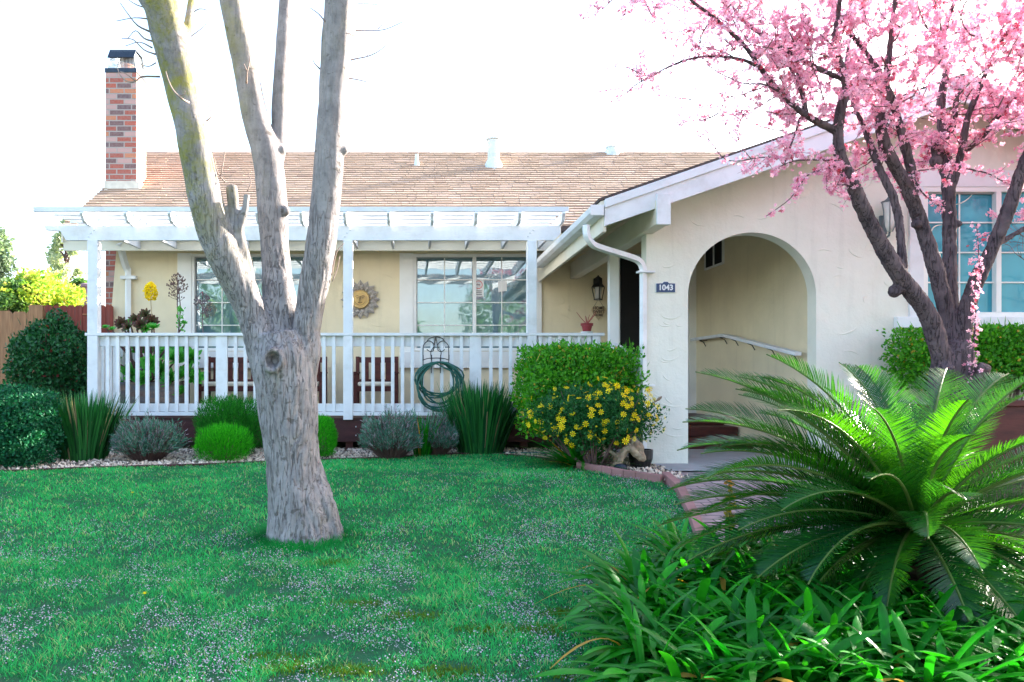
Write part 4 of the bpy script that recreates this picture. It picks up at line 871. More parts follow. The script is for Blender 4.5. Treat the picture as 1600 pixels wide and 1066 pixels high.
c, rd = pc(1400, 1700, 513, 608, 8.45, .3); shrub('window_hedge', c, rd, 22000, .042, M['hedge'], 'long clipped green hedge under the right hand window', 'hedge', inner=.2, seed=27, box_=.8, shoots=200, lump=.12, lf=5)

def tuft(name, c, n, L, W, spread, mat, label, seed, up=(.15, .75), rad=.15, cat='plant', sagk=.12):
    r = np.random.RandomState(seed); a = r.uniform(0, 6.28, n); lean = r.uniform(*up, n) * spread; q = rad * np.sqrt(r.rand(n))
    base = np.stack([c[0] + q*np.cos(a), c[1] + q*np.sin(a), np.full(n, gz(c[1]) - .01)], -1); d = unit(np.stack([np.cos(a)*lean, np.sin(a)*lean, np.ones(n)], -1))
    sag = np.stack([np.cos(a)*sagk, np.sin(a)*sagk, -sagk*.6*np.ones(n)], -1)*r.uniform(.2, 1.8, (n, 1)); wv = unit(np.stack([-np.sin(a + r.uniform(-1, 1, n)), np.cos(a), 0*a], -1))
    V, Fa = ribbons(base, d, wv, L*r.uniform(.5, 1.08, n)**.8, W*r.uniform(.7, 1.3, n), sag, 5)
    return tag(fast(name, V, Fa, mat, tint=np.repeat(r.rand(n), 5)), label, cat)
tuft('flax_clump', flat(131, 717), 1100, .86, .026, .85, M['flax'], 'dense dark upright strap leaved clump between the round shrub and grey shrub', 31, rad=.27, up=(.0, .50), sagk=.07)
tuft('flax_clump', flat(750, 708), 1200, .98, .026, .85, M['flax'], 'dense dark upright strap leaved clump below the hanging hose', 32, rad=.29, up=(.0, .48), sagk=.07)
tuft('iris_clump', flat(660, 713), 110, .60, .022, .7, M['agap'], 'thin green iris blades growing among the grey lavender', 33, rad=.10, up=(.02, .5))

def lavender(px0, px1, py0, py1, D, seed, label):
    c, rd = pc(px0, px1, py0, py1, D, .32); r = np.random.RandomState(seed); base = Vector((c[0], c[1], 0)); t = thing('lavender_bush', base, label, 'shrub')
    n = 1500; a = r.uniform(0, 6.28, n); q = np.sqrt(r.rand(n)); tip = np.stack([c[0] + rd[0]*q*np.cos(a), c[1] + rd[1]*q*np.sin(a), c[2] - rd[2] + 2*rd[2]*np.sqrt(np.clip(1 - q**2.5*.75, 0, 1))*r.uniform(.55, 1.02, n)], -1)
    bs = np.stack([c[0] + rd[0]*.35*q*np.cos(a), c[1] + rd[1]*.35*q*np.sin(a), 0*q], -1); lu = np.array([noise.noise(Vector((math.cos(x)*2 + seed, math.sin(x)*2, q_*3))) for x, q_ in zip(a, q)]); tip = bs + (tip - bs)*(1 + .45*lu)[:, None]; L = np.linalg.norm(tip - bs, axis=1); d = unit(tip - bs); wv = rdir(n, -.2, .2, r)
    V, Fa = ribbons(bs, d, wv, L, .005, rdir(n, -.5, .5, r)*.06, 3, prof=np.ones(4)); fast('stems', V, Fa, M['twig'], t, tint=np.full(len(Fa), .5))
    m = 15000; i = r.randint(0, n, m); u = r.uniform(.45, 1.02, m)**.7; pos = bs[i] + d[i]*(L[i]*u)[:, None]; V, Fa = ribbons(pos, unit(d[i]*1.2 + rdir(m, -1, 1, r)*.8), rdir(m, -1, 1, r), r.uniform(.025, .06, m), .009, np.zeros((m, 3)), 1, prof=np.array([1, .5]))
    fast('foliage', V, Fa, M['lav'], t, tint=r.rand(m))
lavender(175, 285, 655, 724, 9.25, 41, 'grey green lavender bush between the flax clump and the clipped cushion shrub'); lavender(562, 660, 645, 716, 9.5, 42, 'large twiggy grey lavender bush under the hose'); lavender(655, 715, 650, 710, 9.9, 43, 'small purplish grey lavender half behind the iris blades')

# daisy bush
c, rd = pc(832, 1026, 602, 702, 8.45, .45); t = thing('daisy_bush', (c[0], c[1], 0), 'dark green daisy bush covered in bright yellow flowers beside the downspout', 'flowering shrub')
shrub('daisy_bush', c, rd, 26000, .032, M['daisyleaf'], '', parent=t, seed=51, tmpl='q', lump=.35, inner=.1, shoots=300)
p_, d, r = shellpts(300, c, (rd[0]*1.06, rd[1]*1.06, rd[2]*1.08), False, 52, .95, .3, 2.2, -.7); kk = (d[:, 1] < .35); p_, d = p_[kk], d[kk]
pt = [];
fl = []
for k_ in range(8):
    a0 = 2*math.pi*k_/8; b = len(pt); pt += [(.12*math.cos(a0), .12*math.sin(a0), .02), (.75*math.cos(a0 - .22), .75*math.sin(a0 - .22), .06), (1*math.cos(a0), 1*math.sin(a0), .0), (.75*math.cos(a0 + .22), .75*math.sin(a0 + .22), .06)]; fl.append((b, b+1, b+2, b+3))
nd = unit(d + rdir(len(d), -1, 1, r)*.5 + np.array([0, -.6, .3])); fr = frames(rdir(len(d), -1, 1, r), nd)
# petals face along local z
sz = np.where(r.rand(len(d)) < .35, .012, r.uniform(.026, .042, len(d)))
V, Fa = scatter(pt, fl, p_, fr, sz); tag(fast('flowers', V, Fa, M['yellow'], t, tint=np.repeat(r.rand(len(d)), 8)), kind='stuff')
ic = unit(np.array([(0,.5257,.8507),(0,-.5257,.8507),(.8507,0,.5257),(-.8507,0,.5257),(.5257,.8507,0),(-.5257,.8507,0),(.5257,-.8507,0),(-.5257,-.8507,0)]))
V, Fa = scatter(oct_v*[1, 1, .6], oct_f, p_, fr, sz*.3); tag(fast('flower_centres', V, Fa, pm('orange_centres', (.7, .38, .01), None, 5, .8), t), kind='stuff')
q = MB(); gp = [[P(962, 738, 8.3), P(966, 715, 8.3), P(982, 700, 8.32), P(1000, 712, 8.3)], [P(1000, 712, 8.3), P(992, 690, 8.35), P(985, 670, 8.4), P(1000, 648, 8.4)], [P(962, 738, 8.3), P(950, 742, 8.25)], [P(1000, 712, 8.3), P(1008, 720, 8.3)], [P(1000, 650, 8.4), P(1022, 630, 8.42), P(1036, 618, 8.4)], [P(968, 716, 8.3), P(945, 700, 8.4), P(930, 680, 8.45)]]
for g_, r_ in zip(gp, ([.05, .055, .045, .05], [.05, .045, .035, .02], [.05, .02], [.05, .03], [.015, .01, .005], [.03, .02, .01])): q.tube(g_, r_, 10)
GN = (q, t)
tuft('strap_clump', flat(905, 728), 170, .62, .032, 1.5, M['agap'], 'low arching strap leaf clump at the foot of the daisy bush', 53, up=(.2, 1.6), rad=.12, sagk=.5)
q = MB(); c = Vector((2.5, 8.55, 0)); q.lathe(c, [(.10, 0), (.13, .10), (.135, .2), (.12, .2), (.11, .12)], 16); tag(q.build('watering_pot', M['black']), 'small black pot on the gravel by the downspout', 'pot')
q = MB(); c = P(1000, 745, 8.0); q.lathe((c.x - .15, 8.2, 0), [(.05, 0), (.075, .03), (.06, .065), (.02, .08)], 9); tag(q.build('rock', pm('dark_rock', (.03, .04, .06), None, 8, .6, .01, 30), smooth=True), 'dark stone lying on the pebbles near the arch pillar', 'stone')

# aeonium planter on deck
t = thing('succulent_planter', (bx(245), 11.7, .44), 'large branching green succulents in a brick planter at the left end of the porch', 'planter'); s = F / 11.7; ax = lambda p_: (p_ - CX) / s; az = lambda p_: EYE + (CY - p_) / s
q = MB(); q.box(ax(172), ax(285), 11.5, 12.1, .442, az(597)); q.build('planter_box', brickm('weathered_brick', [(.20,.13,.11),(.14,.12,.14),(.26,.17,.13),(.12,.14,.18)], (.2, .17, .16), .2, .09), t, bevel=.01)
rosV, rosF = [], []
def rosette(c, R_, n, up, open_=.55, seed=0):
    r = np.random.RandomState(seed); up = np.array(up, float); up = up / np.linalg.norm(up); u = np.cross(up, [0.3, 1, .2]); u /= np.linalg.norm(u); v = np.cross(up, u)
    k = np.arange(n); a = k*2.39996; lay = (k / n); rad_ = R_*(.25 + .75*lay); d = (np.cos(a)[:, None]*u + np.sin(a)[:, None]*v)*np.sin(np.clip(.25 + lay*1.15, 0, 1.45))[:, None] + up*np.cos(np.clip(.25 + lay*1.15, 0, 1.45))[:, None]
    wv = unit(np.cross(d, up)); base = np.repeat(np.array(c, float)[None], n, 0) - up*R_*.1*lay[:, None]; return ribbons(base, unit(d), wv, rad_*r.uniform(.9, 1.1, n), R_*.36, up[None]*.12*np.ones((n, 1)), 4, prof=np.array([.3, .6, .95, 1.0, .25]))
gl, dl, br = [], [], MB(); r = np.random.RandomState(61)
root_ = Vector((ax(228), 11.75, az(600)))
spots = [(235, 568, .13, 11.2, 'g', (0, -1, .2)), (175, 560, .12, 11.6, 'g', 0), (205, 585, .14, 11.6, 'g', 0), (250, 580, .15, 11.7, 'g', 0), (275, 560, .17, 11.6, 'g', 0), (290, 585, .16, 11.6, 'g', 0), (300, 560, .14, 11.8, 'g', 0), (262, 548, .14, 11.8, 'g', 0), (215, 545, .13, 11.9, 'g', 0), (190, 540, .12, 11.8, 'g', 0), (168, 580, .11, 11.7, 'g', 0), (240, 540, .12, 11.9, 'g', 0), (285, 540, .13, 11.9, 'g', 0), (284, 612, .10, 11.5, 'g', 0), (225, 592, .12, 11.5, 'g', 0), (265, 592, .14, 11.55, 'g', 0), (305, 590, .12, 11.7, 'g', 0), (180, 600, .1, 11.6, 'g', 0), (165, 548, .1, 11.9, 'g', 0),
         (190, 506, .10, 11.4, 'd', (0, -.4, 1)), (212, 500, .09, 11.4, 'd', (.2, -.4, 1)), (227, 492, .09, 11.4, 'd', (0, -.3, 1)), (237, 504, .11, 11.4, 'd', (.4, -.4, .8)), (220, 508, .10, 11.3, 'd', (0, -.8, .6)), (200, 512, .09, 11.3, 'd', (-.3, -.6, .7)), (203, 505, .09, 11.5, 'g', (0, -.5, 1)), (240, 512, .09, 11.3, 'g', (.2, -.6, 1)), (165, 512, .06, 11.3, 'g', (0, -.5, 1)), (175, 515, .06, 11.3, 'g', (0, -.5, 1)), (228, 514, .08, 11.3, 'g', 0), (288, 505, .05, 11.4, 'g', 0)]
for i, (px, py, rr_, D, k_, up) in enumerate(spots):
    c = P(px, py, D); up = up if up else (r.uniform(-.5, .5), -.7, r.uniform(.2, .9)); V, Fa = rosette(c, rr_*(1.45 if k_ == 'g' and i < 19 else 1.3), 44 if rr_ > .09 else 30, up if k_ == 'g' else (up[0], -1, .4), seed=i); (gl if k_ == 'g' else dl).append((V, Fa))
    mid = root_.lerp(c, .5) + Vector((r.uniform(-.1, .1), 0, -.05)); br.tube([root_ + Vector((r.uniform(-.1, .1), 0, 0)), mid, c + Vector((0, .02, -.02))], [.022, .016, .012], 6)
ng = len(gl)
# leafy stem by second spike
st_ = [P(278, 560, 11.4), P(279, 520, 11.4), P(282, 480, 11.4), P(278, 440, 11.4)]; br.tube(st_, [.014, .012, .008, .005], 6)
for k_ in range(70):
    u = r.rand(); c = st_[1].lerp(st_[2], u*1.1 if u < .9 else .9) + Vector((r.uniform(-.035, .1)*(1 - u*.6), r.uniform(-.04, .04), 0)); V, Fa = ribbons(np.array([c]), unit(np.array([[r.uniform(-.8, .8), -.4, r.uniform(.1, .8)]])), np.array([[r.uniform(-.3, .3), .2, .9]]), .05, .028, np.zeros((1, 3)), 4, prof=np.array([.3, .6, .95, 1.0, .25])); gl.append((V, Fa))
V, Fa = merge(gl[ng:]); fast('stem_leaves', V, Fa, M['aeon'], t, tint=r.rand(len(Fa)))
for V, Fa in gl[:ng]: fast('green_rosette', V, Fa, M['aeon'], t, tint=r.rand(len(Fa)))
for V, Fa in dl: fast('dark_rosette', V, Fa, M['aeondark'], t, tint=np.tile([.9, .5, .3, .8], len(Fa)//4 + 1)[:len(Fa)])
br.build('branches', M['twig'], t)
def spike(px, py, w_, h_, mat, D=11.4, dens=260, flwr=True):
    c0 = P(px, py + h_/2, D); c1 = P(px, py - h_/2, D); r = np.random.RandomState(int(px)); q = MB(); q.tube([P(px + 3, py + h_/2 + 42, D), P(px + 1, py + h_/2 + 15, D), c0, c1], [.008, .008, .008, .004], 6)
    n = dens; u = r.rand(n)**.8; a = r.uniform(0, 6.28, n); wr = w_/2*D/F*np.sin(np.clip((1 - u)**.75*math.pi*.78 + .05, 0, 3.0)); base = np.array(c0)[None] + (np.array(c1) - np.array(c0))[None]*u[:, None]
    if flwr:
        k = r.uniform(.6, 1.12, n); pos = base + np.stack([np.cos(a)*wr*k, np.sin(a)*wr*k, 0*a], -1); V, Fa = scatter(oct_v, oct_f, pos, frames(rdir(n, -1, 1, r), rdir(n, -1, 1, r)), r.uniform(.010, .018, n)); fast('flower_spike', V, Fa, mat, t, tint=np.repeat(r.rand(n), 8)); q.build('spike_stem', M['tan'], t)
    else:
        for i in range(46):
            b_ = Vector(base[i]); e = b_ + Vector((math.cos(a[i])*wr[i], math.sin(a[i])*wr[i], .06)); q.tube([b_, b_.lerp(e, .6) - Vector((0, 0, .01)), e], [.003, .003, .003], 4); q.lathe(e, [(.004, -.012), (.011, 0), (.004, .014)], 6)
            e2 = b_.lerp(e, .65) + Vector((0, 0, .03)); q.lathe(e2, [(.004, -.012), (.010, 0), (.004, .012)], 6)
        q.build('dry_flower_spike', mat, t)
spike(235.5, 455, 20, 28, M['yellow'], dens=420); spike(277, 455, 32, 42, M['twig'], flwr=False); spike(316, 482, 28, 38, pm('dry_mauve', (.17, .12, .14), None, 5, .8), flwr=False)

# ------------------------------------------------------------------ big bare tree
def remeshed(mb, voxel, name, mat, parent, disp=None):
    me = bpy.data.meshes.new('tmp'); me.from_pydata([tuple(v) for v in mb.v], [], mb.f); me.update(); o = bpy.data.objects.new('tmp', me); C.objects.link(o)
    m = o.modifiers.new('r', 'REMESH'); m.mode = 'VOXEL'; m.voxel_size = voxel; sm = o.modifiers.new('s', 'SMOOTH'); sm.iterations = 5; sm.factor = .5
    bpy.context.view_layer.update(); me2 = bpy.data.meshes.new_from_object(o.evaluated_get(bpy.context.evaluated_depsgraph_get())); bpy.data.objects.remove(o)
    n = len(me2.vertices); co = np.empty(n*3, dtype=np.float32); me2.vertices.foreach_get('co', co); co = co.reshape(-1, 3); no = np.empty(n*3, dtype=np.float32); me2.vertices.foreach_get('normal', no); no = no.reshape(-1, 3)
    if disp is not None: co = co + no*np.array([disp(Vector(c_)) for c_ in co], dtype=np.float32)[:, None]
    co = co - np.array(org(parent), dtype=np.float32); me2.vertices.foreach_set('co', co.astype(np.float32).ravel()); me2.polygons.foreach_set('use_smooth', np.ones(len(me2.polygons), dtype=bool)); me2.update(); me2.name = name; me2.materials.clear()
    return link(name, me2, mat, parent)
remeshed(GN[0], .009, 'gnarled_trunk', M['gnarl'], GN[1], lambda c_: noise.noise(c_*14)*.030 + noise.noise(Vector((c_.x*40, c_.y*40, c_.z*30)))*.010)
TD = 5.7
def limb(mb, pts, D0=TD, n=14):
    """pts: (px, py, width_px, depth offset)"""
    arr = [];
    for px, py, w_, do in pts: p_ = P(px, py, D0 + do); arr.append((*p_, w_/2*(D0 + do)/F*(.72 if D0 > 6 else 1)))
    a = catmull(arr, 4)
    if D0 > 6:
        k = next((i for i, x in enumerate(a) if x[3] < .017), len(a) - 1)
        if k < len(a) - 1: TH = MB(); TH.tube([Vector(x[:3]) for x in a[max(k - 1, 0):]], [max(x[3], .002) for x in a[max(k - 1, 0):]], 8); TH.build('branch', M['cherrybark'], ct, smooth=True)
        if k < 1: return a
        mb.tube([Vector(x[:3]) for x in a[:k + 1]], [x[3] for x in a[:k + 1]], n); return a
    mb.tube([Vector(x[:3]) for x in a], [max(x[3], .002) for x in a], n); return a
base = P(472, 838, TD); tr = thing('shade_tree', (base.x, TD, gz(TD)), 'large bare tree with pale grey forked trunk standing on the lawn', 'tree')
mb = MB()
limb(mb, [(473, 870, 128, 0), (473, 838, 116, 0), (468, 800, 98, 0), (460, 740, 86, 0), (454, 680, 88, 0), (449, 620, 95, 0), (443, 560, 100, 0), (436, 520, 72, 0)], n=24)
limb(mb, [(420, 590, 50, 0), (408, 540, 54, 0), (394, 490, 50, 0), (372, 440, 52, -.05), (347, 390, 56, -.1), (325, 330, 54, -.15), (310, 260, 52, -.2), (298, 200, 50, -.25), (280, 120, 54, -.3), (262, 50, 56, -.4), (248, -10, 58, -.5), (205, -120, 48, -.6), (150, -260, 36, -.8), (100, -420, 22, -1)])
limb(mb, [(438, 590, 60, .08), (438, 520, 60, .12), (434, 450, 52, .16), (430, 390, 46, .2), (424, 300, 48, .22), (416, 240, 46, .22), (400, 190, 40, .22), (382, 100, 38, .2), (362, 0, 38, .15), (340, -120, 32, .1), (325, -300, 20, .0)])
limb(mb, [(428, 260, 30, .25), (436, 215, 26, .3), (437, 150, 24, .32), (441, 80, 22, .35), (446, 0, 21, .4), (456, -150, 17, .5), (470, -330, 9, .6)], n=10)
limb(mb, [(462, 610, 56, 0), (476, 555, 54, 0), (480, 510, 44, 0), (490, 450, 46, 0), (500, 390, 48, -.03), (510, 300, 46, -.05), (516, 200, 46, -.08), (524, 100, 49, -.1), (530, 10, 48, -.15), (545, -120, 40, -.2), (570, -320, 24, -.3)])
limb(mb, [(386, 440, 30, -.02), (378, 400, 26, -.06), (368, 345, 20, -.1), (362, 290, 18, -.1)], n=10); limb(mb, [(372, 360, 16, -.12), (382, 330, 14, -.14), (386, 303, 13, -.14)], n=8)
limb(mb, [(285, 70, 22, -.3), (294, 40, 16, -.3), (300, 0, 14, -.25), (318, -60, 12, -.2), (340, -200, 6, -.1)], n=8)
limb(mb, [(548, 60, 16, -.1), (552, 20, 15, -.1), (548, -40, 14, -.1)], n=8)
limb(mb, [(240, 20, 22, -.5), (222, -8, 18, -.5), (190, -70, 12, -.5)], n=8)
for x_, y_, ww, do in ((316, 194, 16, -.26), (440, 235, 16, .22), (498, 262, 16, -.08), (446, 330, 16, .15), (405, 500, 20, -.05), (537, 235, 16, -.08)):
    c = P(x_, y_, TD + do); s_ = ww/2*TD/F; mb.lathe((c.x, c.y, c.z - s_), [(s_*.3, 0), (s_*.9, s_*.5), (s_, s_), (s_*.85, s_*1.6), (s_*.3, s_*2)], 10)
for a in range(9):   # root flare
    an = 2*math.pi*a/9 + .3; b_ = Vector((base.x, TD, gz(TD))); u = Vector((math.cos(an), math.sin(an)*.8, 0)); mb.tube([b_ + u*.08 + Vector((.01, 0, .55)), b_ + u*.17 + Vector((.02, 0, .2)), b_ + u*.215 + Vector((.03, 0, .05)), b_ + u*.29 + Vector((.04, 0, -.12))], [.06, .075, .07, .05], 8)
def bark(c_):
    low = max(0, min(1, (2.2 - c_.z)/1.2)); v = Vector((c_.x*17, c_.y*17, c_.z*2.4)); n1 = noise.noise(v + noise.noise_vector(c_*3)*1.2); rid = 1 - abs(n1)*3.2; rid = max(0, rid)
    k = noise.noise(c_*6)*.006 + noise.noise(c_*2.2)*.010
    q = (Vector((c_.x, c_.y, c_.z)) - knot); dd = math.sqrt(q.x**2 + q.z**2*.7)
    hole = -.06*math.exp(-(dd/.026)**2) if c_.y < TD - .1 else 0
    return k - rid*.012*(.15 + .85*low) + hole
knot = P(426, 563, TD - .24)
mb.tube([knot + Vector((.062*math.cos(a), .0, .075*math.sin(a))) for a in np.linspace(0, 2*math.pi, 21)], .027, 8)
mb.t = []; remeshed(mb, .0125, 'trunk', M['bark'], tr, bark)
mb = MB()
for pts in ([(250, 120, 4, -.4), (222, 120, 3.5, -.45), (212, 127, 3, -.5), (200, 128, 2.5, -.5), (188, 118, 2, -.5), (184, 108, 1.5, -.5)], [(212, 127, 2.5, -.5), (198, 116, 2, -.55), (188, 112, 1.5, -.55)],
            [(235, 50, 4, -.5), (215, 40, 3, -.55), (200, 22, 2, -.6), (188, 5, 1.5, -.6)], [(240, 65, 4, -.5), (225, 60, 3, -.5), (212, 48, 2, -.5), (200, 60, 1.5, -.5)], [(243, 85, 3.5, -.5), (225, 78, 2.5, -.5), (208, 62, 2, -.5), (190, 60, 1.5, -.5)], [(238, 75, 3.5, -.5), (218, 66, 2, -.5), (196, 72, 1.5, -.5)], [(234, 30, 3.5, -.5), (210, 28, 2, -.5), (182, 33, 1.5, -.5)], [(236, 14, 3.5, -.5), (214, 8, 2, -.5), (196, -4, 1.5, -.5)], [(244, 98, 3, -.5), (232, 104, 2, -.5), (218, 100, 1.5, -.5)],
            [(295, 160, 4, -.5), (285, 155, 3.5, -.6), (272, 143, 3, -.62), (264, 128, 2.5, -.62), (259, 112, 2, -.62)], [(278, 150, 2.5, -.6), (287, 148, 2, -.62), (290, 142, 1.5, -.62)], [(322, 190, 4, -.3), (330, 182, 2.5, -.3), (328, 170, 2, -.3), (316, 150, 1.5, -.3)],
            [(294, 60, 3, -.3), (308, 50, 2, -.3), (322, 38, 1.5, -.3), (330, 20, 1.2, -.3)], [(300, 20, 3, -.3), (312, 14, 2, -.3), (324, 16, 1.5, -.3)], [(385, 130, 5, .0), (386, 115, 3, -.05), (389, 102, 2.5, -.05), (391, 88, 2, -.05)], [(386, 112, 3, -.05), (381, 100, 2, -.05)],
            [(540, 96, 4, -.1), (556, 92, 3, -.1), (575, 88, 2.5, -.1), (592, 80, 2, -.1), (606, 68, 1.5, -.1)], [(575, 88, 2, -.1), (570, 76, 1.5, -.1)], [(548, 48, 4, -.1), (575, 48, 2.5, -.1), (602, 46, 2, -.1), (634, 32, 1.5, -.1)], [(590, 46, 2, -.1), (600, 36, 1.5, -.1)], [(540, 122, 3.5, -.1), (556, 124, 2.5, -.1), (573, 128, 1.8, -.1)], [(546, 8, 3.5, -.1), (565, 6, 2, -.1), (590, 7, 1.5, -.1)],
            [(516, 42, 5, -.25), (508, 34, 3.5, -.3), (498, 22, 2.5, -.3), (484, 12, 1.5, -.3)], [(520, 10, 3, -.3), (514, -4, 2, -.3)], [(500, 108, 3.5, -.2), (492, 100, 2, -.2), (489, 94, 1.5, -.2)], [(352, 285, 3, -.3), (340, 270, 2.2, -.3), (334, 245, 1.8, -.3)], [(345, 275, 2.5, -.3), (351, 240, 1.8, -.3), (352, 212, 1.4, -.3)], [(386, 300, 3, -.1), (392, 285, 2, -.1), (388, 270, 1.4, -.1)], [(520, 300, 3.5, -.2), (516, 285, 2, -.2), (512, 265, 1.4, -.2)], [(518, 430, 3.5, -.1), (524, 400, 2.4, -.1), (530, 388, 1.8, -.1), (538, 380, 1.4, -.1)], [(519, 440, 2.5, -.1), (527, 420, 1.8, -.1), (531, 400, 1.4, -.1)]):
    a = [];
    for px, py, w_, do in pts: p_ = P(px, py, TD + do + .1); a.append((*p_, w_/2*TD/F*.8))
    a = catmull(a, 3); mb = MB(); mb.tube([Vector(x[:3]) for x in a], [x[3] for x in a], 6); mb.build('twig', M['paletwig'], tr, smooth=True)

# ------------------------------------------------------------------ cherry tree
CD = 6.3; cb = P(1484, 640, CD); ct = thing('cherry_tree', (cb.x, CD, gz(CD)), 'dark barked plum tree in full pink blossom right of the arch', 'tree')
mb = MB(); SK = []
def cl(pts, n=10): a = limb(mb, pts, CD, n); SK.append(a); return a
cl([(1490, 900, 100, 0), (1484, 760, 78, 0), (1484, 690, 72, 0), (1484, 640, 74, 0), (1486, 600, 84, 0), (1490, 560, 80, 0), (1494, 535, 60, 0)], 20)
cl([(1478, 590, 44, -.05), (1466, 540, 40, -.08), (1447, 487, 38, -.12), (1401, 424, 36, -.2), (1361, 353, 33, -.28), (1336, 297, 28, -.35), (1312, 240, 26, -.4), (1312, 180, 22, -.45), (1322, 135, 18, -.5), (1305, 70, 14, -.55), (1310, 20, 10, -.6), (1320, -60, 7, -.7)])
cl([(1412, 420, 20, -.2), (1409, 391, 17, -.2), (1400, 320, 17, -.15), (1371, 257, 15, -.1), (1351, 201, 13, 0), (1331, 156, 11, .1), (1322, 110, 9, .15), (1328, 60, 7, .2)])
cl([(1490, 560, 40, 0), (1482, 500, 34, .05), (1457, 404, 32, .05), (1437, 343, 30, .05), (1414, 287, 28, 0), (1386, 237, 26, -.05), (1376, 191, 22, -.1), (1384, 130, 16, -.1), (1390, 80, 14, -.1), (1396, 20, 11, -.1), (1410, -60, 8, -.1)])
cl([(1428, 310, 20, 0), (1427, 280, 20, .0), (1412, 221, 19, -.05), (1394, 156, 17, -.1), (1376, 120, 14, -.15), (1352, 80, 11, -.2), (1316, 38, 8, -.25), (1290, -10, 6, -.3)])
cl([(1494, 560, 40, .1), (1487, 490, 30, .15), (1484, 400, 28, .2), (1482, 302, 27, .25), (1475, 220, 22, .3), (1470, 165, 18, .35), (1480, 100, 13, .4), (1476, 50, 10, .5), (1500, -20, 7, .5)])
cl([(1484, 310, 18, .22), (1503, 232, 15, .15), (1513, 181, 13, .1), (1538, 120, 11, .05), (1560, 70, 9, 0), (1610, 20, 7, 0)])
cl([(1486, 300, 16, .3), (1470, 262, 14, .3), (1460, 240, 14, .3), (1462, 225, 13, .28), (1488, 201, 12, .26), (1494, 160, 10, .3), (1500, 120, 8, .3)])
cl([(1496, 245, 11, .2), (1533, 216, 11, .1), (1579, 161, 10, 0), (1640, 110, 8, 0)]); cl([(1579, 161, 8, 0), (1570, 146, 6, 0)])
cl([(1500, 570, 40, 0), (1503, 520, 36, 0), (1520, 454, 32, -.05), (1553, 383, 29, -.1), (1579, 318, 27, -.15), (1604, 247, 25, -.2), (1650, 150, 18, -.3), (1690, 50, 12, -.3), (1720, -60, 8, -.3)])
cl([(1556, 384, 13, -.1), (1600, 358, 12, -.1), (1680, 320, 8, -.1)]); cl([(1515, 625, 30, -.1), (1528, 590, 32, -.18), (1540, 570, 28, -.24)], 10)
cl([(1305, 205, 18, -.42), (1267, 185, 15, -.5), (1238, 163, 13, -.55), (1213, 137, 11, -.6), (1187, 105, 10, -.65), (1162, 70, 9, -.7), (1117, 29, 8, -.8), (1079, 0, 6, -.85), (1040, -40, 4, -.9)])
cl([(1193, 110, 8, -.65), (1162, 94, 7, -.7), (1117, 88, 6, -.7), (1079, 92, 5, -.75), (1044, 105, 3.5, -.8), (1024, 116, 3, -.8), (996, 131, 2.4, -.8), (977, 147, 2, -.8), (951, 161, 1.6, -.8)], 6)
cl([(1024, 116, 2.5, -.8), (1008, 118, 2.2, -.8), (977, 105, 2, -.8), (948, 108, 1.6, -.8), (940, 128, 1.4, -.8)], 6)
cl([(1318, 125, 12, -.5), (1280, 108, 11, -.5), (1251, 93, 10, -.5), (1216, 72, 9, -.5), (1181, 48, 8, -.5), (1155, 25, 7, -.5), (1139, 0, 5, -.5), (1120, -40, 4, -.5)]); cl([(1256, 180, 8, -.5), (1254, 152, 7, -.5), (1238, 112, 6, -.5), (1220, 88, 5, -.5)], 6); cl([(1262, 180, 7, -.5), (1250, 125, 6, -.45), (1236, 100, 4, -.4)], 6)
cl([(1238, 163, 5, -.6), (1200, 134, 3.5, -.7), (1165, 131, 3, -.7), (1142, 123, 2.5, -.7), (1120, 112, 2, -.7), (1100, 98, 1.5, -.7)], 6)
cl([(1250, 185, 5, -.5), (1240, 215, 4, -.55), (1229, 246, 3, -.55), (1225, 262, 2, -.55)], 6); cl([(1229, 246, 3, -.55), (1190, 246, 2.5, -.6), (1150, 252, 2.2, -.6), (1128, 245, 2, -.6), (1105, 215, 1.8, -.6), (1079, 199, 1.5, -.6)], 6)
cl([(1320, 255, 5, -.4), (1299, 262, 4, -.5), (1262, 274, 3, -.55), (1235, 310, 2.2, -.6), (1197, 338, 1.5, -.6)], 6); cl([(1320, 252, 4, -.4), (1280, 250, 3.5, -.5), (1240, 252, 3, -.55), (1210, 265, 2, -.55)], 6); cl([(1175, 250, 2, -.6), (1135, 200, 1.5, -.6), (1128, 160, 1.2, -.6)], 6)
cl([(1340, 300, 4, -.3), (1330, 290, 3, -.4), (1300, 288, 2, -.45), (1290, 280, 1.5, -.45)], 6)
cl([(1517, 600, 5, -.15), (1519, 560, 4, -.25), (1524, 500, 3, -.28), (1524, 440, 2.5, -.3), (1529, 400, 2, -.3), (1526, 350, 1.5, -.3)], 6)
cl([(1475, 330, 5, .1), (1465, 320, 4, 0), (1440, 300, 3, -.1), (1425, 270, 2, -.1)], 6); cl([(1640, 170, 16, -.25), (1700, 190, 15, 0), (1790, 170, 13, .4), (1900, 180, 11, .8), (2050, 160, 8, 1.2)]); cl([(1700, 190, 12, 0), (1780, 250, 10, .3), (1880, 280, 8, .6), (1980, 300, 6, .9)]); cl([(1490, 260, 4, .2), (1540, 270, 3, .1), (1570, 285, 2, 0), (1610, 300, 1.5, 0)], 6)  # limbs beyond the right edge added with the lawn-shading canopy
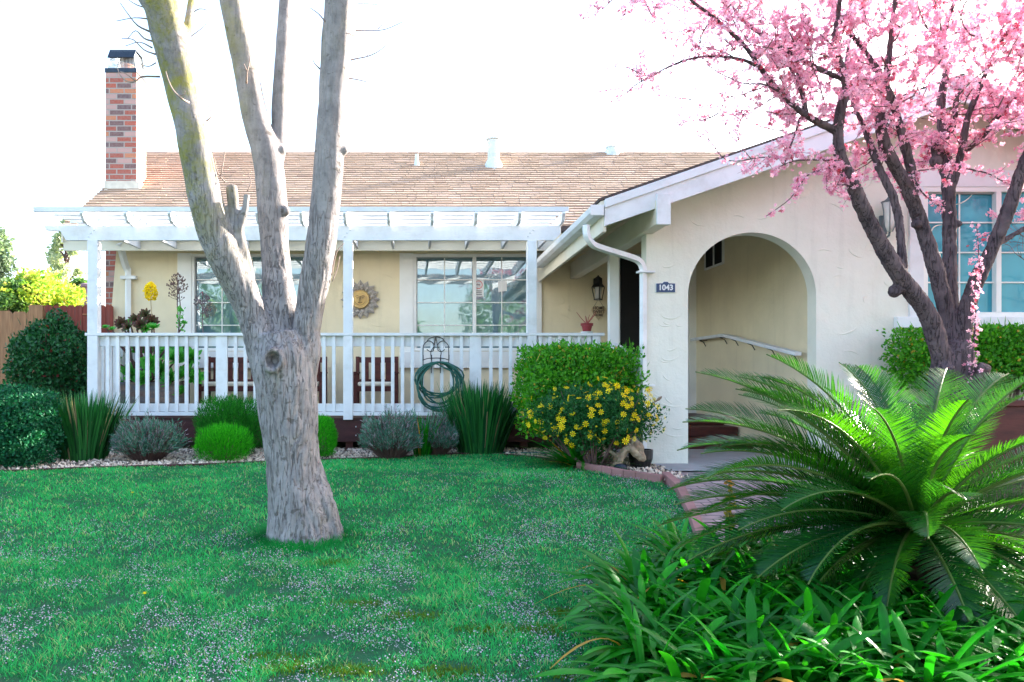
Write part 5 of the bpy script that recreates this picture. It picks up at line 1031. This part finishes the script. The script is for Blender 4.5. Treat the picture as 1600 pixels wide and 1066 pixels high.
for x_, y_, ww, do in ((1432, 350, 17, -.02), (1446, 362, 16, .05), (1380, 398, 16, -.22), (1462, 252, 20, .2), (1497, 350, 12, .2), (1478, 580, 26, -.14), (1470, 620, 22, -.12), (1398, 455, 20, -.16), (1553, 376, 18, -.1), (1462, 500, 14, -.05), (1490, 620, 20, -.16)):
    c = P(x_, y_, CD + do); s_ = ww/2*CD/F; mb.lathe((c.x, c.y, c.z - s_), [(s_*.3, 0), (s_*.9, s_*.5), (s_, s_), (s_*.85, s_*1.6), (s_*.3, s_*2)], 10)
remeshed(mb, .0115, 'trunk', M['cherrybark'], ct, lambda c_: noise.noise(Vector((c_.x*14, c_.y*14, c_.z*14)))*.006 + noise.noise(Vector((c_.x*40, c_.y*40, c_.z*60)))*.004 + noise.noise(c_*4)*.006)
# twigs that grow out of the traced limbs
r = np.random.RandomState(77); tw = MB(); FP = []; FW = []
def twig(p0, d0, L, rad, lev):
    n = 5; p_ = Vector(p0); d = Vector(d0).normalized(); pts = [p_.copy()]
    for i in range(n):
        d = (d + Vector(r.normal(size=3))*.20 + Vector((0, 0, .05))).normalized(); p_ = p_ + d*L/n; pts.append(p_.copy())
    tw.tube(pts, [rad*(1 - .75*i/n) for i in range(n + 1)], 4 if rad < .004 else 6, cap=False)
    if lev > 0:
        for k_ in range(r.randint(3, 6)):
            i = r.randint(1, n + 1); q = (d*.6 + Vector(r.normal(size=3))*.75); twig(pts[i], q, L*r.uniform(.35, .65), rad*.5, lev - 1)
    m = int(L*(60 if lev == 0 else 34)*dens) 
    for k_ in range(m):
        u = r.uniform(.15, 1)*n; i = min(int(u), n - 1); c = pts[i].lerp(pts[i + 1], u - i); cnt = r.randint(1, 4)
        for _ in range(cnt): FP.append(c + Vector(r.normal(size=3))*.014)
dens = 1.0
cen = P(1450, 330, CD)
for a in SK[1:]:
    a = np.array(a); 
    for i in range(len(a) - 1):
        p0 = Vector(a[i][:3]); rad0 = a[i][3]; px_ = CX + p0.x*F/p0.y; py_ = CY - (p0.z - EYE)*F/p0.y; seg_ = (Vector(a[i+1][:3]) - p0); L_ = seg_.length
        if rad0 < .012:      # thin traced branch: flowers sit straight on it
            for k_ in range(r.poisson(L_*110)): FP.append(p0 + seg_*r.rand() + Vector(r.normal(size=3))*.020)
            if py_ < 320 and px_ > 960 and not (px_ < 1150 and py_ > 150):
                for k_ in range(r.poisson(L_*6)): twig(p0, seg_.normalized()*.5 + Vector(r.normal(size=3))*.8, r.uniform(.10, .28), .003, 0)
            continue
        if py_ > 300: 
            continue
        if py_ < 300:
            for k_ in range(int(L_*26)): FP.append(p0 + seg_*r.rand() + Vector(unit(r.normal(size=3)))*(rad0 + .012))
        rate = 10.0 if py_ < 190 else 5.5
        for k_ in range(r.poisson(L_*rate)):
            o_ = Vector((p0.x - cen.x, (p0.y - cen.y)*1.3, (p0.z - cen.z)*.8)).normalized(); dd = seg_.normalized()*.3 + o_*.3 + Vector((r.normal()*.75, r.normal()*1.0, r.normal()*.55)); dens = 1.0 if px_ > 1230 else .7
            twig(p0 + seg_*r.rand(), dd, (r.uniform(.28, .55) if px_ > 1150 else r.uniform(.12, .3)) * (1 if py_ < 200 else .7), .006, 1)
# canopy above the frame and to the right
for k_ in range(140):
    px_, py_, D = r.uniform(1080, 1700), r.uniform(-80, 215), CD + r.uniform(-1.0, 1.2); dens = 1
    p0 = P(px_, py_, D); twig(p0, (p0 - cen).normalized() + Vector(r.normal(size=3))*.6, r.uniform(.25, .5), .006, 1)
nk = 0
while nk < 60:
    px_, py_, D = r.uniform(960, 1210), r.uniform(-70, 85), CD - .7 + r.uniform(-.5, .5); nk += 1
    if py_ > (px_ - 960)*.45 + 10: continue
    dens = .8; p0 = P(px_, py_, D); twig(p0, Vector((-.5, 0, .2)) + Vector(r.normal(size=3))*.6, r.uniform(.15, .35), .004, 1)
nk = 0
while nk < 110:  # added blossom twigs right of the frame, placed to shade the lawn
    x_ = r.uniform(5.2, 8.0); y_ = r.uniform(5.5, 8.2); z_ = r.uniform(1.9, 4.4)
    if y_ < 4.3 + (x_ - 3)/1.88 + 1.0 or CX + x_*F/y_ < 1625: continue
    nk += 1; dens = 1.2; twig((x_, y_, z_), Vector(r.normal(size=3)), r.uniform(.3, .55), .006, 1)
tw.build('twigs', M['twig'], ct)
FP = np.array([tuple(v) for v in FP]); py_ = CY - (FP[:, 2] - EYE)*F/FP[:, 1]; px_ = CX + FP[:, 0]*F/FP[:, 1]; FP = FP[(py_ < 345) | (abs(px_ - 1525) < 25)]; m = len(FP); print('FLOWERS', m)
pv, pf = [], []
for k_ in range(5):
    a0 = 2*math.pi*k_/5; b = len(pv); pv += [(0, 0, 0), (.68*math.cos(a0 - .5), .68*math.sin(a0 - .5), .28), (1.0*math.cos(a0), 1.0*math.sin(a0), .34), (.68*math.cos(a0 + .5), .68*math.sin(a0 + .5), .28)]; pf.append((b, b+1, b+2, b+3))
pv += [(.2, 0, .16), (0, .2, .16), (-.2, 0, .16), (0, -.2, .16)]; pf.append((20, 21, 22, 23))
rot = frames(rdir(m, -1, 1, r), rdir(m, -.8, 1, r)); V, Fa = scatter(pv, pf, FP, rot, r.uniform(.012, .023, m)*np.where(px_[(py_ < 345) | (abs(px_ - 1525) < 25)] < 1200, .8, 1))
tn = np.clip(r.rand(m)[:, None] + np.zeros((m, 6)), 0, .94); tn[:, 5] = .99; bud = r.rand(m) < .06; tn[bud, :] = .99
fast('blossoms', V, Fa, M['blossom'], ct, tint=tn.ravel())

# ------------------------------------------------------------------ sago palm
SD = 4.3; c0 = P(1432, 835, SD); pt_ = thing('sago_palm', (c0.x, SD, gz(SD)), 'sago palm with a wide crown of backlit feathery fronds at the lower right', 'palm')
mb = MB(); hgt = c0.z - gz(SD); mb.lathe((c0.x, SD, gz(SD) - .05), [(.15, 0), (.17, .1), (.16, hgt*.6), (.15, hgt), (.11, hgt + .09), (.03, hgt + .13)], 22)
r = np.random.RandomState(12)
for i in range(170):
    a = i*2.39996; z_ = gz(SD) + (i / 170)*(hgt + .05); rr_ = .155; b_ = Vector((c0.x + math.cos(a)*rr_, SD + math.sin(a)*rr_, z_)); u = Vector((math.cos(a), math.sin(a), .8)); mb.bar(b_, b_ + u*.05, .03, .014)
mb.build('trunk', pm('palm_trunk', (.09, .05, .03), (.04, .025, .018), 12, .9, .01, 40), pt_)
def frond(az_, el, L, seed, droop=1.1, nl=96):
    r = np.random.RandomState(seed); n = 15; p_ = Vector((c0.x, SD, c0.z + .05)) + Vector((math.cos(az_), math.sin(az_), 0))*.05; pts = [p_.copy()]; e = el; side = Vector((-math.sin(az_), math.cos(az_), 0)); sway = r.uniform(-.25, .25)
    for i in range(n):
        t_ = (i + .5)/n; e = el - droop*t_**1.5; a2 = az_ + sway*t_; d = Vector((math.cos(a2)*math.cos(e), math.sin(a2)*math.cos(e), math.sin(e))); p_ = p_ + d*L/n; pts.append(p_.copy())
    mb = MB(); mb.tube(pts, [.011*(1 - .8*i/n) + .0015 for i in range(n + 1)], 6); 
    PP = np.array([tuple(q) for q in pts]); u = np.linspace(.10, .995, nl); idx = u*n; i0 = np.clip(idx.astype(int), 0, n - 1); f = (idx - i0)[:, None]; base = PP[i0]*(1 - f) + PP[i0 + 1]*f; tg = unit(PP[i0 + 1] - PP[i0])
    sd_ = unit(np.cross(tg, [0, 0, 1.0]) + 1e-6); up = np.cross(sd_, tg); parts = []
    roll = r.uniform(-.35, .35); sd2 = sd_*math.cos(roll) + up*math.sin(roll); up2 = -sd_*math.sin(roll) + up*math.cos(roll)
    for sg in (-1, 1):
        fw = (.35 + .65*u)[:, None]; d = unit(sd2*sg*1.0 + tg*fw + up2*.38 + r.normal(size=(nl, 3))*.04); ln = L*.195*np.sin(np.clip(u*.86 + .16, 0, 1)*math.pi)**.6*r.uniform(.92, 1.06, nl); wv = unit(np.cross(d, up2))
        parts.append(ribbons(base, d, unit(wv*.9 + up2*.25*sg), ln, .0068, np.array([[0, 0, -.10]])*np.ones((nl, 1)) + tg*.06, 3, prof=np.array([.8, 1.0, .85, .12])))
    V, Fa = merge(parts); fo = fast('frond', V, Fa, M['cycad'], pt_, tint=np.clip(np.repeat(r.rand(2*nl)*.4, 3) + r.rand()*.6, 0, 1)); mb.build('rib', M['rachis'], fo)
fr = []
for a, e, L in ((168, 62, 1.32), (178, 50, 1.38), (172, 36, 1.42), (183, 24, 1.40), (176, 12, 1.38), (190, 4, 1.3), (152, 55, 1.3), (140, 66, 1.2), (110, 70, 1.15), (95, 78, 1.12), (75, 72, 1.12), (60, 64, 1.15), (40, 68, 1.15), (25, 58, 1.25), (12, 62, 1.2), (0, 48, 1.3), (-8, 36, 1.3), (8, 30, 1.35), (-15, 20, 1.3), (30, 40, 1.3), (50, 45, 1.25), (120, 46, 1.25), (135, 32, 1.3), (155, 24, 1.35), (205, 34, 1.15), (212, 10, 1.1), (225, 48, 1.0), (232, -2, 1.0), (250, 64, .95), (255, 14, .9), (275, 75, 1.0), (285, 5, .9), (300, 60, .95), (310, 18, 1.0), (325, 44, 1.05), (332, 0, 1.1), (345, 8, 1.2), (198, -10, 1.15), (350, 70, 1.1), (215, 68, 1.1), (160, -2, 1.3), (130, 8, 1.2), (60, 20, 1.2), (20, 10, 1.25), (262, 38, .85), (238, 24, .95), (318, -12, .9), (165, 72, 1.3), (150, 74, 1.35), (85, 84, 1.3), (35, 76, 1.3), (15, 72, 1.3), (185, 60, 1.25), (170, 44, 1.45), (174, 20, 1.45), (195, 16, 1.3), (205, -14, 1.0), (180, -8, 1.25), (220, -16, 1.0), (245, -14, .9), (275, -16, .9), (300, -8, .95), (340, -14, 1.1), (5, -5, 1.2), (355, 22, 1.3), (176, 46, 1.48), (168, 56, 1.5), (181, 38, 1.48), (172, 34, 1.45), (164, 64, 1.5), (178, 10, 1.5), (186, 2, 1.5), (192, -2, 1.45), (200, 4, 1.35), (158, 50, 1.5)):
    fr.append((a, e, L))
for i, (a, e, L) in enumerate(fr): frond(R(a + rng.uniform(-7, 7)), R(e + rng.uniform(-4, 4)), L*rng.uniform(.84, 1.0), 100 + i, droop=rng.uniform(.75, 1.15) if e > 30 else rng.uniform(.6, 1.0))

# ------------------------------------------------------------------ strap leaf plants
def agap(name, loc, seed, n=36, L=.52):
    r = np.random.RandomState(seed); a = r.uniform(0, 6.28, n); lean = r.uniform(.15, 1.0, n); q = .04*np.sqrt(r.rand(n)); z0 = r.uniform(0, .06, n)
    base = np.stack([loc[0] + q*np.cos(a), loc[1] + q*np.sin(a), loc[2] + z0 - .01], -1); d = unit(np.stack([np.cos(a)*lean, np.sin(a)*lean, np.ones(n)], -1)); sg = r.uniform(.35, 1.0, n)[:, None]
    sag = np.stack([np.cos(a)*.35, np.sin(a)*.35, -.85*np.ones(n)], -1)*sg; tws = r.uniform(-.4, .4, n); wv = unit(np.stack([-np.sin(a + tws), np.cos(a + tws), r.uniform(-.35, .35, n)], -1)); Ls = L*r.uniform(.7, 1.2, n); Ws = r.uniform(.028, .046, n)
    nseg = 8; t_ = np.linspace(0, 1, nseg + 1); prof = np.clip(.6 + t_*1.4, 0, 1)*np.sqrt(np.clip((1 - t_)*4, .02, 1))
    half = [];
    cc = base[:, None] + (d[:, None]*t_[None, :, None] + sag[:, None]*(t_**2)[None, :, None])*Ls[:, None, None]; h = wv[:, None]*(Ws[:, None]*prof[None])[..., None]*.5
    nn_ = unit(np.cross(wv, d))[:, None]*(Ws[:, None]*prof[None])[..., None]*.16
    V = np.stack([cc - h + nn_*1, cc, cc + h + nn_*1], axis=2).reshape(-1, 3); i = np.arange(n)[:, None]*(nseg + 1)*3 + np.arange(nseg)[None]*3
    Fa = np.concatenate([np.stack([i, i+1, i+4, i+3], -1), np.stack([i+1, i+2, i+5, i+4], -1)], axis=1).reshape(-1, 4)
    tt = np.repeat(r.rand(n), nseg*2); return fast(name, V, Fa, M['agap'], tint=tt, smooth=True)
protos = []; r = np.random.RandomState(88); spotsA = []
for px_ in range(965, 1760, 44):
    for py_, k_ in ((925, 0), (985, 1), (1045, 2), (1110, 3), (1180, 4)):
        x_ = px_ + r.uniform(-16, 16) + (22 if k_ % 2 else 0); y_ = py_ + r.uniform(-14, 14)
        left = 1015 if k_ < 1 else 990 if k_ < 2 else 985
        if x_ < left + (40 if k_ == 0 else 0): continue
        if k_ == 0 and x_ > 1500: continue
        D = 1.64/((y_ - 590)/1200 + .08); D += .35; spotsA.append(((x_ - CX)*D/F, D))
spotsA += [(1.8, 4.55), (1.95, 4.85), (2.1, 4.5), (1.7, 4.75), (1.28, 4.35), (1.45, 4.55), (1.62, 4.35), (1.85, 4.15), (1.2, 4.1)]
LAB = 'arching green strap leaved plant in the dense border under the palm'
for i, (x, y) in enumerate(spotsA):
    if i < 6:
        o = agap('strap_leaf_plant', (x, y, gz(y)), 200 + i, L=.50); tag(o, LAB, 'plant', 'strap leaf plants massed under the palm'); protos.append((o, o.location - Vector((x, y, gz(y)))))
        continue
    src, off = protos[i % 6]; o = src.copy(); C.objects.link(o); an = r.uniform(0, 6.28); s_ = r.uniform(.85, 1.12); o.rotation_euler = (0, 0, an)
    from mathutils import Matrix
    o.scale = (s_, s_, s_); o.location = Vector((x, y, gz(y))) + (Matrix.Rotation(an, 3, 'Z') @ off)*s_
# dandelion
for px_, py_, lab in ((226, 941, 'yellow dandelion flower in the near left lawn'), (207, 778, 'yellow dandelion with a pale stalk in the left lawn')):
    D = 1.64/((py_ - 590)/1200 + .08) + .02; p_ = Vector(((px_ - CX)*D/F, D, gz(D) + .04)); t = thing('dandelion', (p_.x, D, gz(D)), lab, 'flower'); q = MB(); q.tube([(p_.x, D, gz(D)), (p_.x, D, p_.z)], .002, 5); q.build('stalk', M['rachis'], t)
    n = 40; V, Fa = ribbons(np.repeat(np.array(p_)[None], n, 0), rdir(n, .1, .9, r), rdir(n, -.2, .2, r), .018, .006, np.zeros((n, 3)), 1); fast('flower_head', V, Fa, M['yellow'], t, tint=r.rand(n))
# young red tipped seedling in front of the path
q = MB(); c = P(1140, 800, 4.9); base = Vector((c.x, c.y, gz(c.y))); tip = P(1140, 745, 4.9); t = thing('seedling', base, 'small seedling with orange red new leaves beside the palm fronds', 'plant'); q.tube([base, base.lerp(tip, .5), tip], [.005, .004, .002], 5); q.build('stem', M['twig'], t)
n = 60; u = r.uniform(.45, 1, n); pos = np.array(base)[None]*(1 - u)[:, None] + np.array(tip)[None]*u[:, None]; V, Fa = scatter(LEAF, LEAFF, pos, frames(rdir(n, -.2, 1, r), rdir(n, 0, 1, r)), r.uniform(.03, .055, n)); fast('leaves', V, Fa, leafm('seedling_leaves', (.10, .22, .03), (.5, .2, .05), .4), t, tint=np.repeat(u**2, 2))

# ------------------------------------------------------------------ background trees
def tree(name, px, py0, py1, wpx, D, mat, label, seed, n=5000, size=.16, clumps=16, cat='tree', bark=None, gap=.55, group=None):
    r = np.random.RandomState(seed); a = P(px, py1, D); b = P(px, py0, D); t = thing(name, (a.x, D, 0), label, cat, group); h = b.z; W = wpx*D/F/2; z0 = max(a.z, .5)
    q = MB(); q.tube([(a.x, D, 0), (a.x + .1, D, h*.35), (a.x - .1, D, h*.7), (a.x, D, h*.95)], [h*.022 + .03, h*.018 + .02, h*.01, .01], 8); cs = []
    for i in range(clumps):
        u = (i + .5)/clumps; zc_ = z0 + (h - z0)*u*.93; wr = W*math.sin(math.pi*min(.97, .18 + u*.78))**.7; an = r.uniform(0, 6.28); rr_ = wr*r.uniform(.25, .8); c = np.array([a.x + math.cos(an)*rr_, D + math.sin(an)*rr_, zc_]); cs.append((c, r.uniform(.28, .5)*W*gap*1.6)); q.tube([(a.x, D, max(.3, zc_ - W*.5)), tuple((c + np.array([a.x, D, zc_ - W*.3]))/2), tuple(c)], [.06, .04, .015], 6)
    q.build('trunk', bark or M['twig'], t); parts = []
    for c, rad in cs:
        m = n//clumps; p_ = c + rdir(m, -1, 1, r)*(rad*r.rand(m)**.45)[:, None]*np.array([1, 1, .75]); parts.append(scatter(QL, QLF, p_, frames(rdir(m, -1, 1, r), rdir(m, -1, 1, r)), size*r.uniform(.6, 1.3, m)))
    V, Fa = merge(parts); fast('crown', V, Fa, mat, t, tint=r.rand(len(Fa))); return t
tree('eucalyptus_tree', 105, 335, 480, 75, 30, M['eucal'], 'tall sparse grey green tree behind the red fence', 301, 3400, .17, 26, gap=.42)
tree('dark_tree', -12, 350, 490, 80, 28, M['conif'], 'dark grey green tree at the far left edge', 302, 6000, .17, 18, gap=.75)
tree('lime_tree', 60, 432, 500, 170, 20, M['lime'], 'yellow green leafy tree glowing above the fences', 303, 7000, .12, 26, gap=.45)
tree('green_tree', 15, 440, 500, 90, 19, M['midtree'], 'mid green leafy tree behind the natural wood fence', 304, 4500, .11, 16, gap=.5)
tree('green_tree', 128, 436, 500, 60, 24, M['midtree'], 'small bluish green tree between the post and the red fence', 305, 3500, .12, 12, gap=.6)
# street behind the photographer: seen mirrored in the window panes
t = thing('opposite_house', (2, -24, -1), 'low house across the street mirrored in the window glass', 'house')
q = MB(); q.box(-6, 12, -30, -24, -1.2, 1.9); q.build('wall', M['stucco2'], t); q = MB(); q.prism([(-23.3, 1.8), (-27, 3.6), (-30.7, 1.8)], -6.6, 12.6, 'x'); q.build('roof', M['greenroof'], t)
for i, (x, y, h, W, s_) in enumerate(((-11, -20, 7.5, 3.2, 1), (-2, -17, 5.5, 2.4, 2), (15, -22, 8, 3.0, 3), (6.5, -34, 9, 3.2, 4))):
    r = np.random.RandomState(400 + i); tt_ = thing('street_tree', (x, y, -1.1), ['broad tree mirrored in the left porch window', 'small tree mirrored between the porch windows', 'tall tree mirrored in the right hand window', 'high tree behind the house across the street'][i], 'tree'); q = MB(); q.tube([(x, y, -1.2), (x + .1, y, h*.4), (x, y, h*.8)], [.25, .18, .08], 8); q.build('trunk', M['twig'], tt_)
    m = 3500; p_ = np.array([x, y, h*.62]) + rdir(m, -1, 1, r)*(r.rand(m)**.4)[:, None]*np.array([W, W, h*.4]); V, Fa = scatter(QL, QLF, p_, frames(rdir(m, -1, 1, r), rdir(m, -1, 1, r)), .28*r.uniform(.6, 1.3, m)); fast('crown', V, Fa, M['midtree'], tt_, tint=r.rand(m))
q = MB(); q.box(-60, 60, -19, -9, -1.145, -1.12); tag(q.build('road', M['asphalt']), kind='structure')
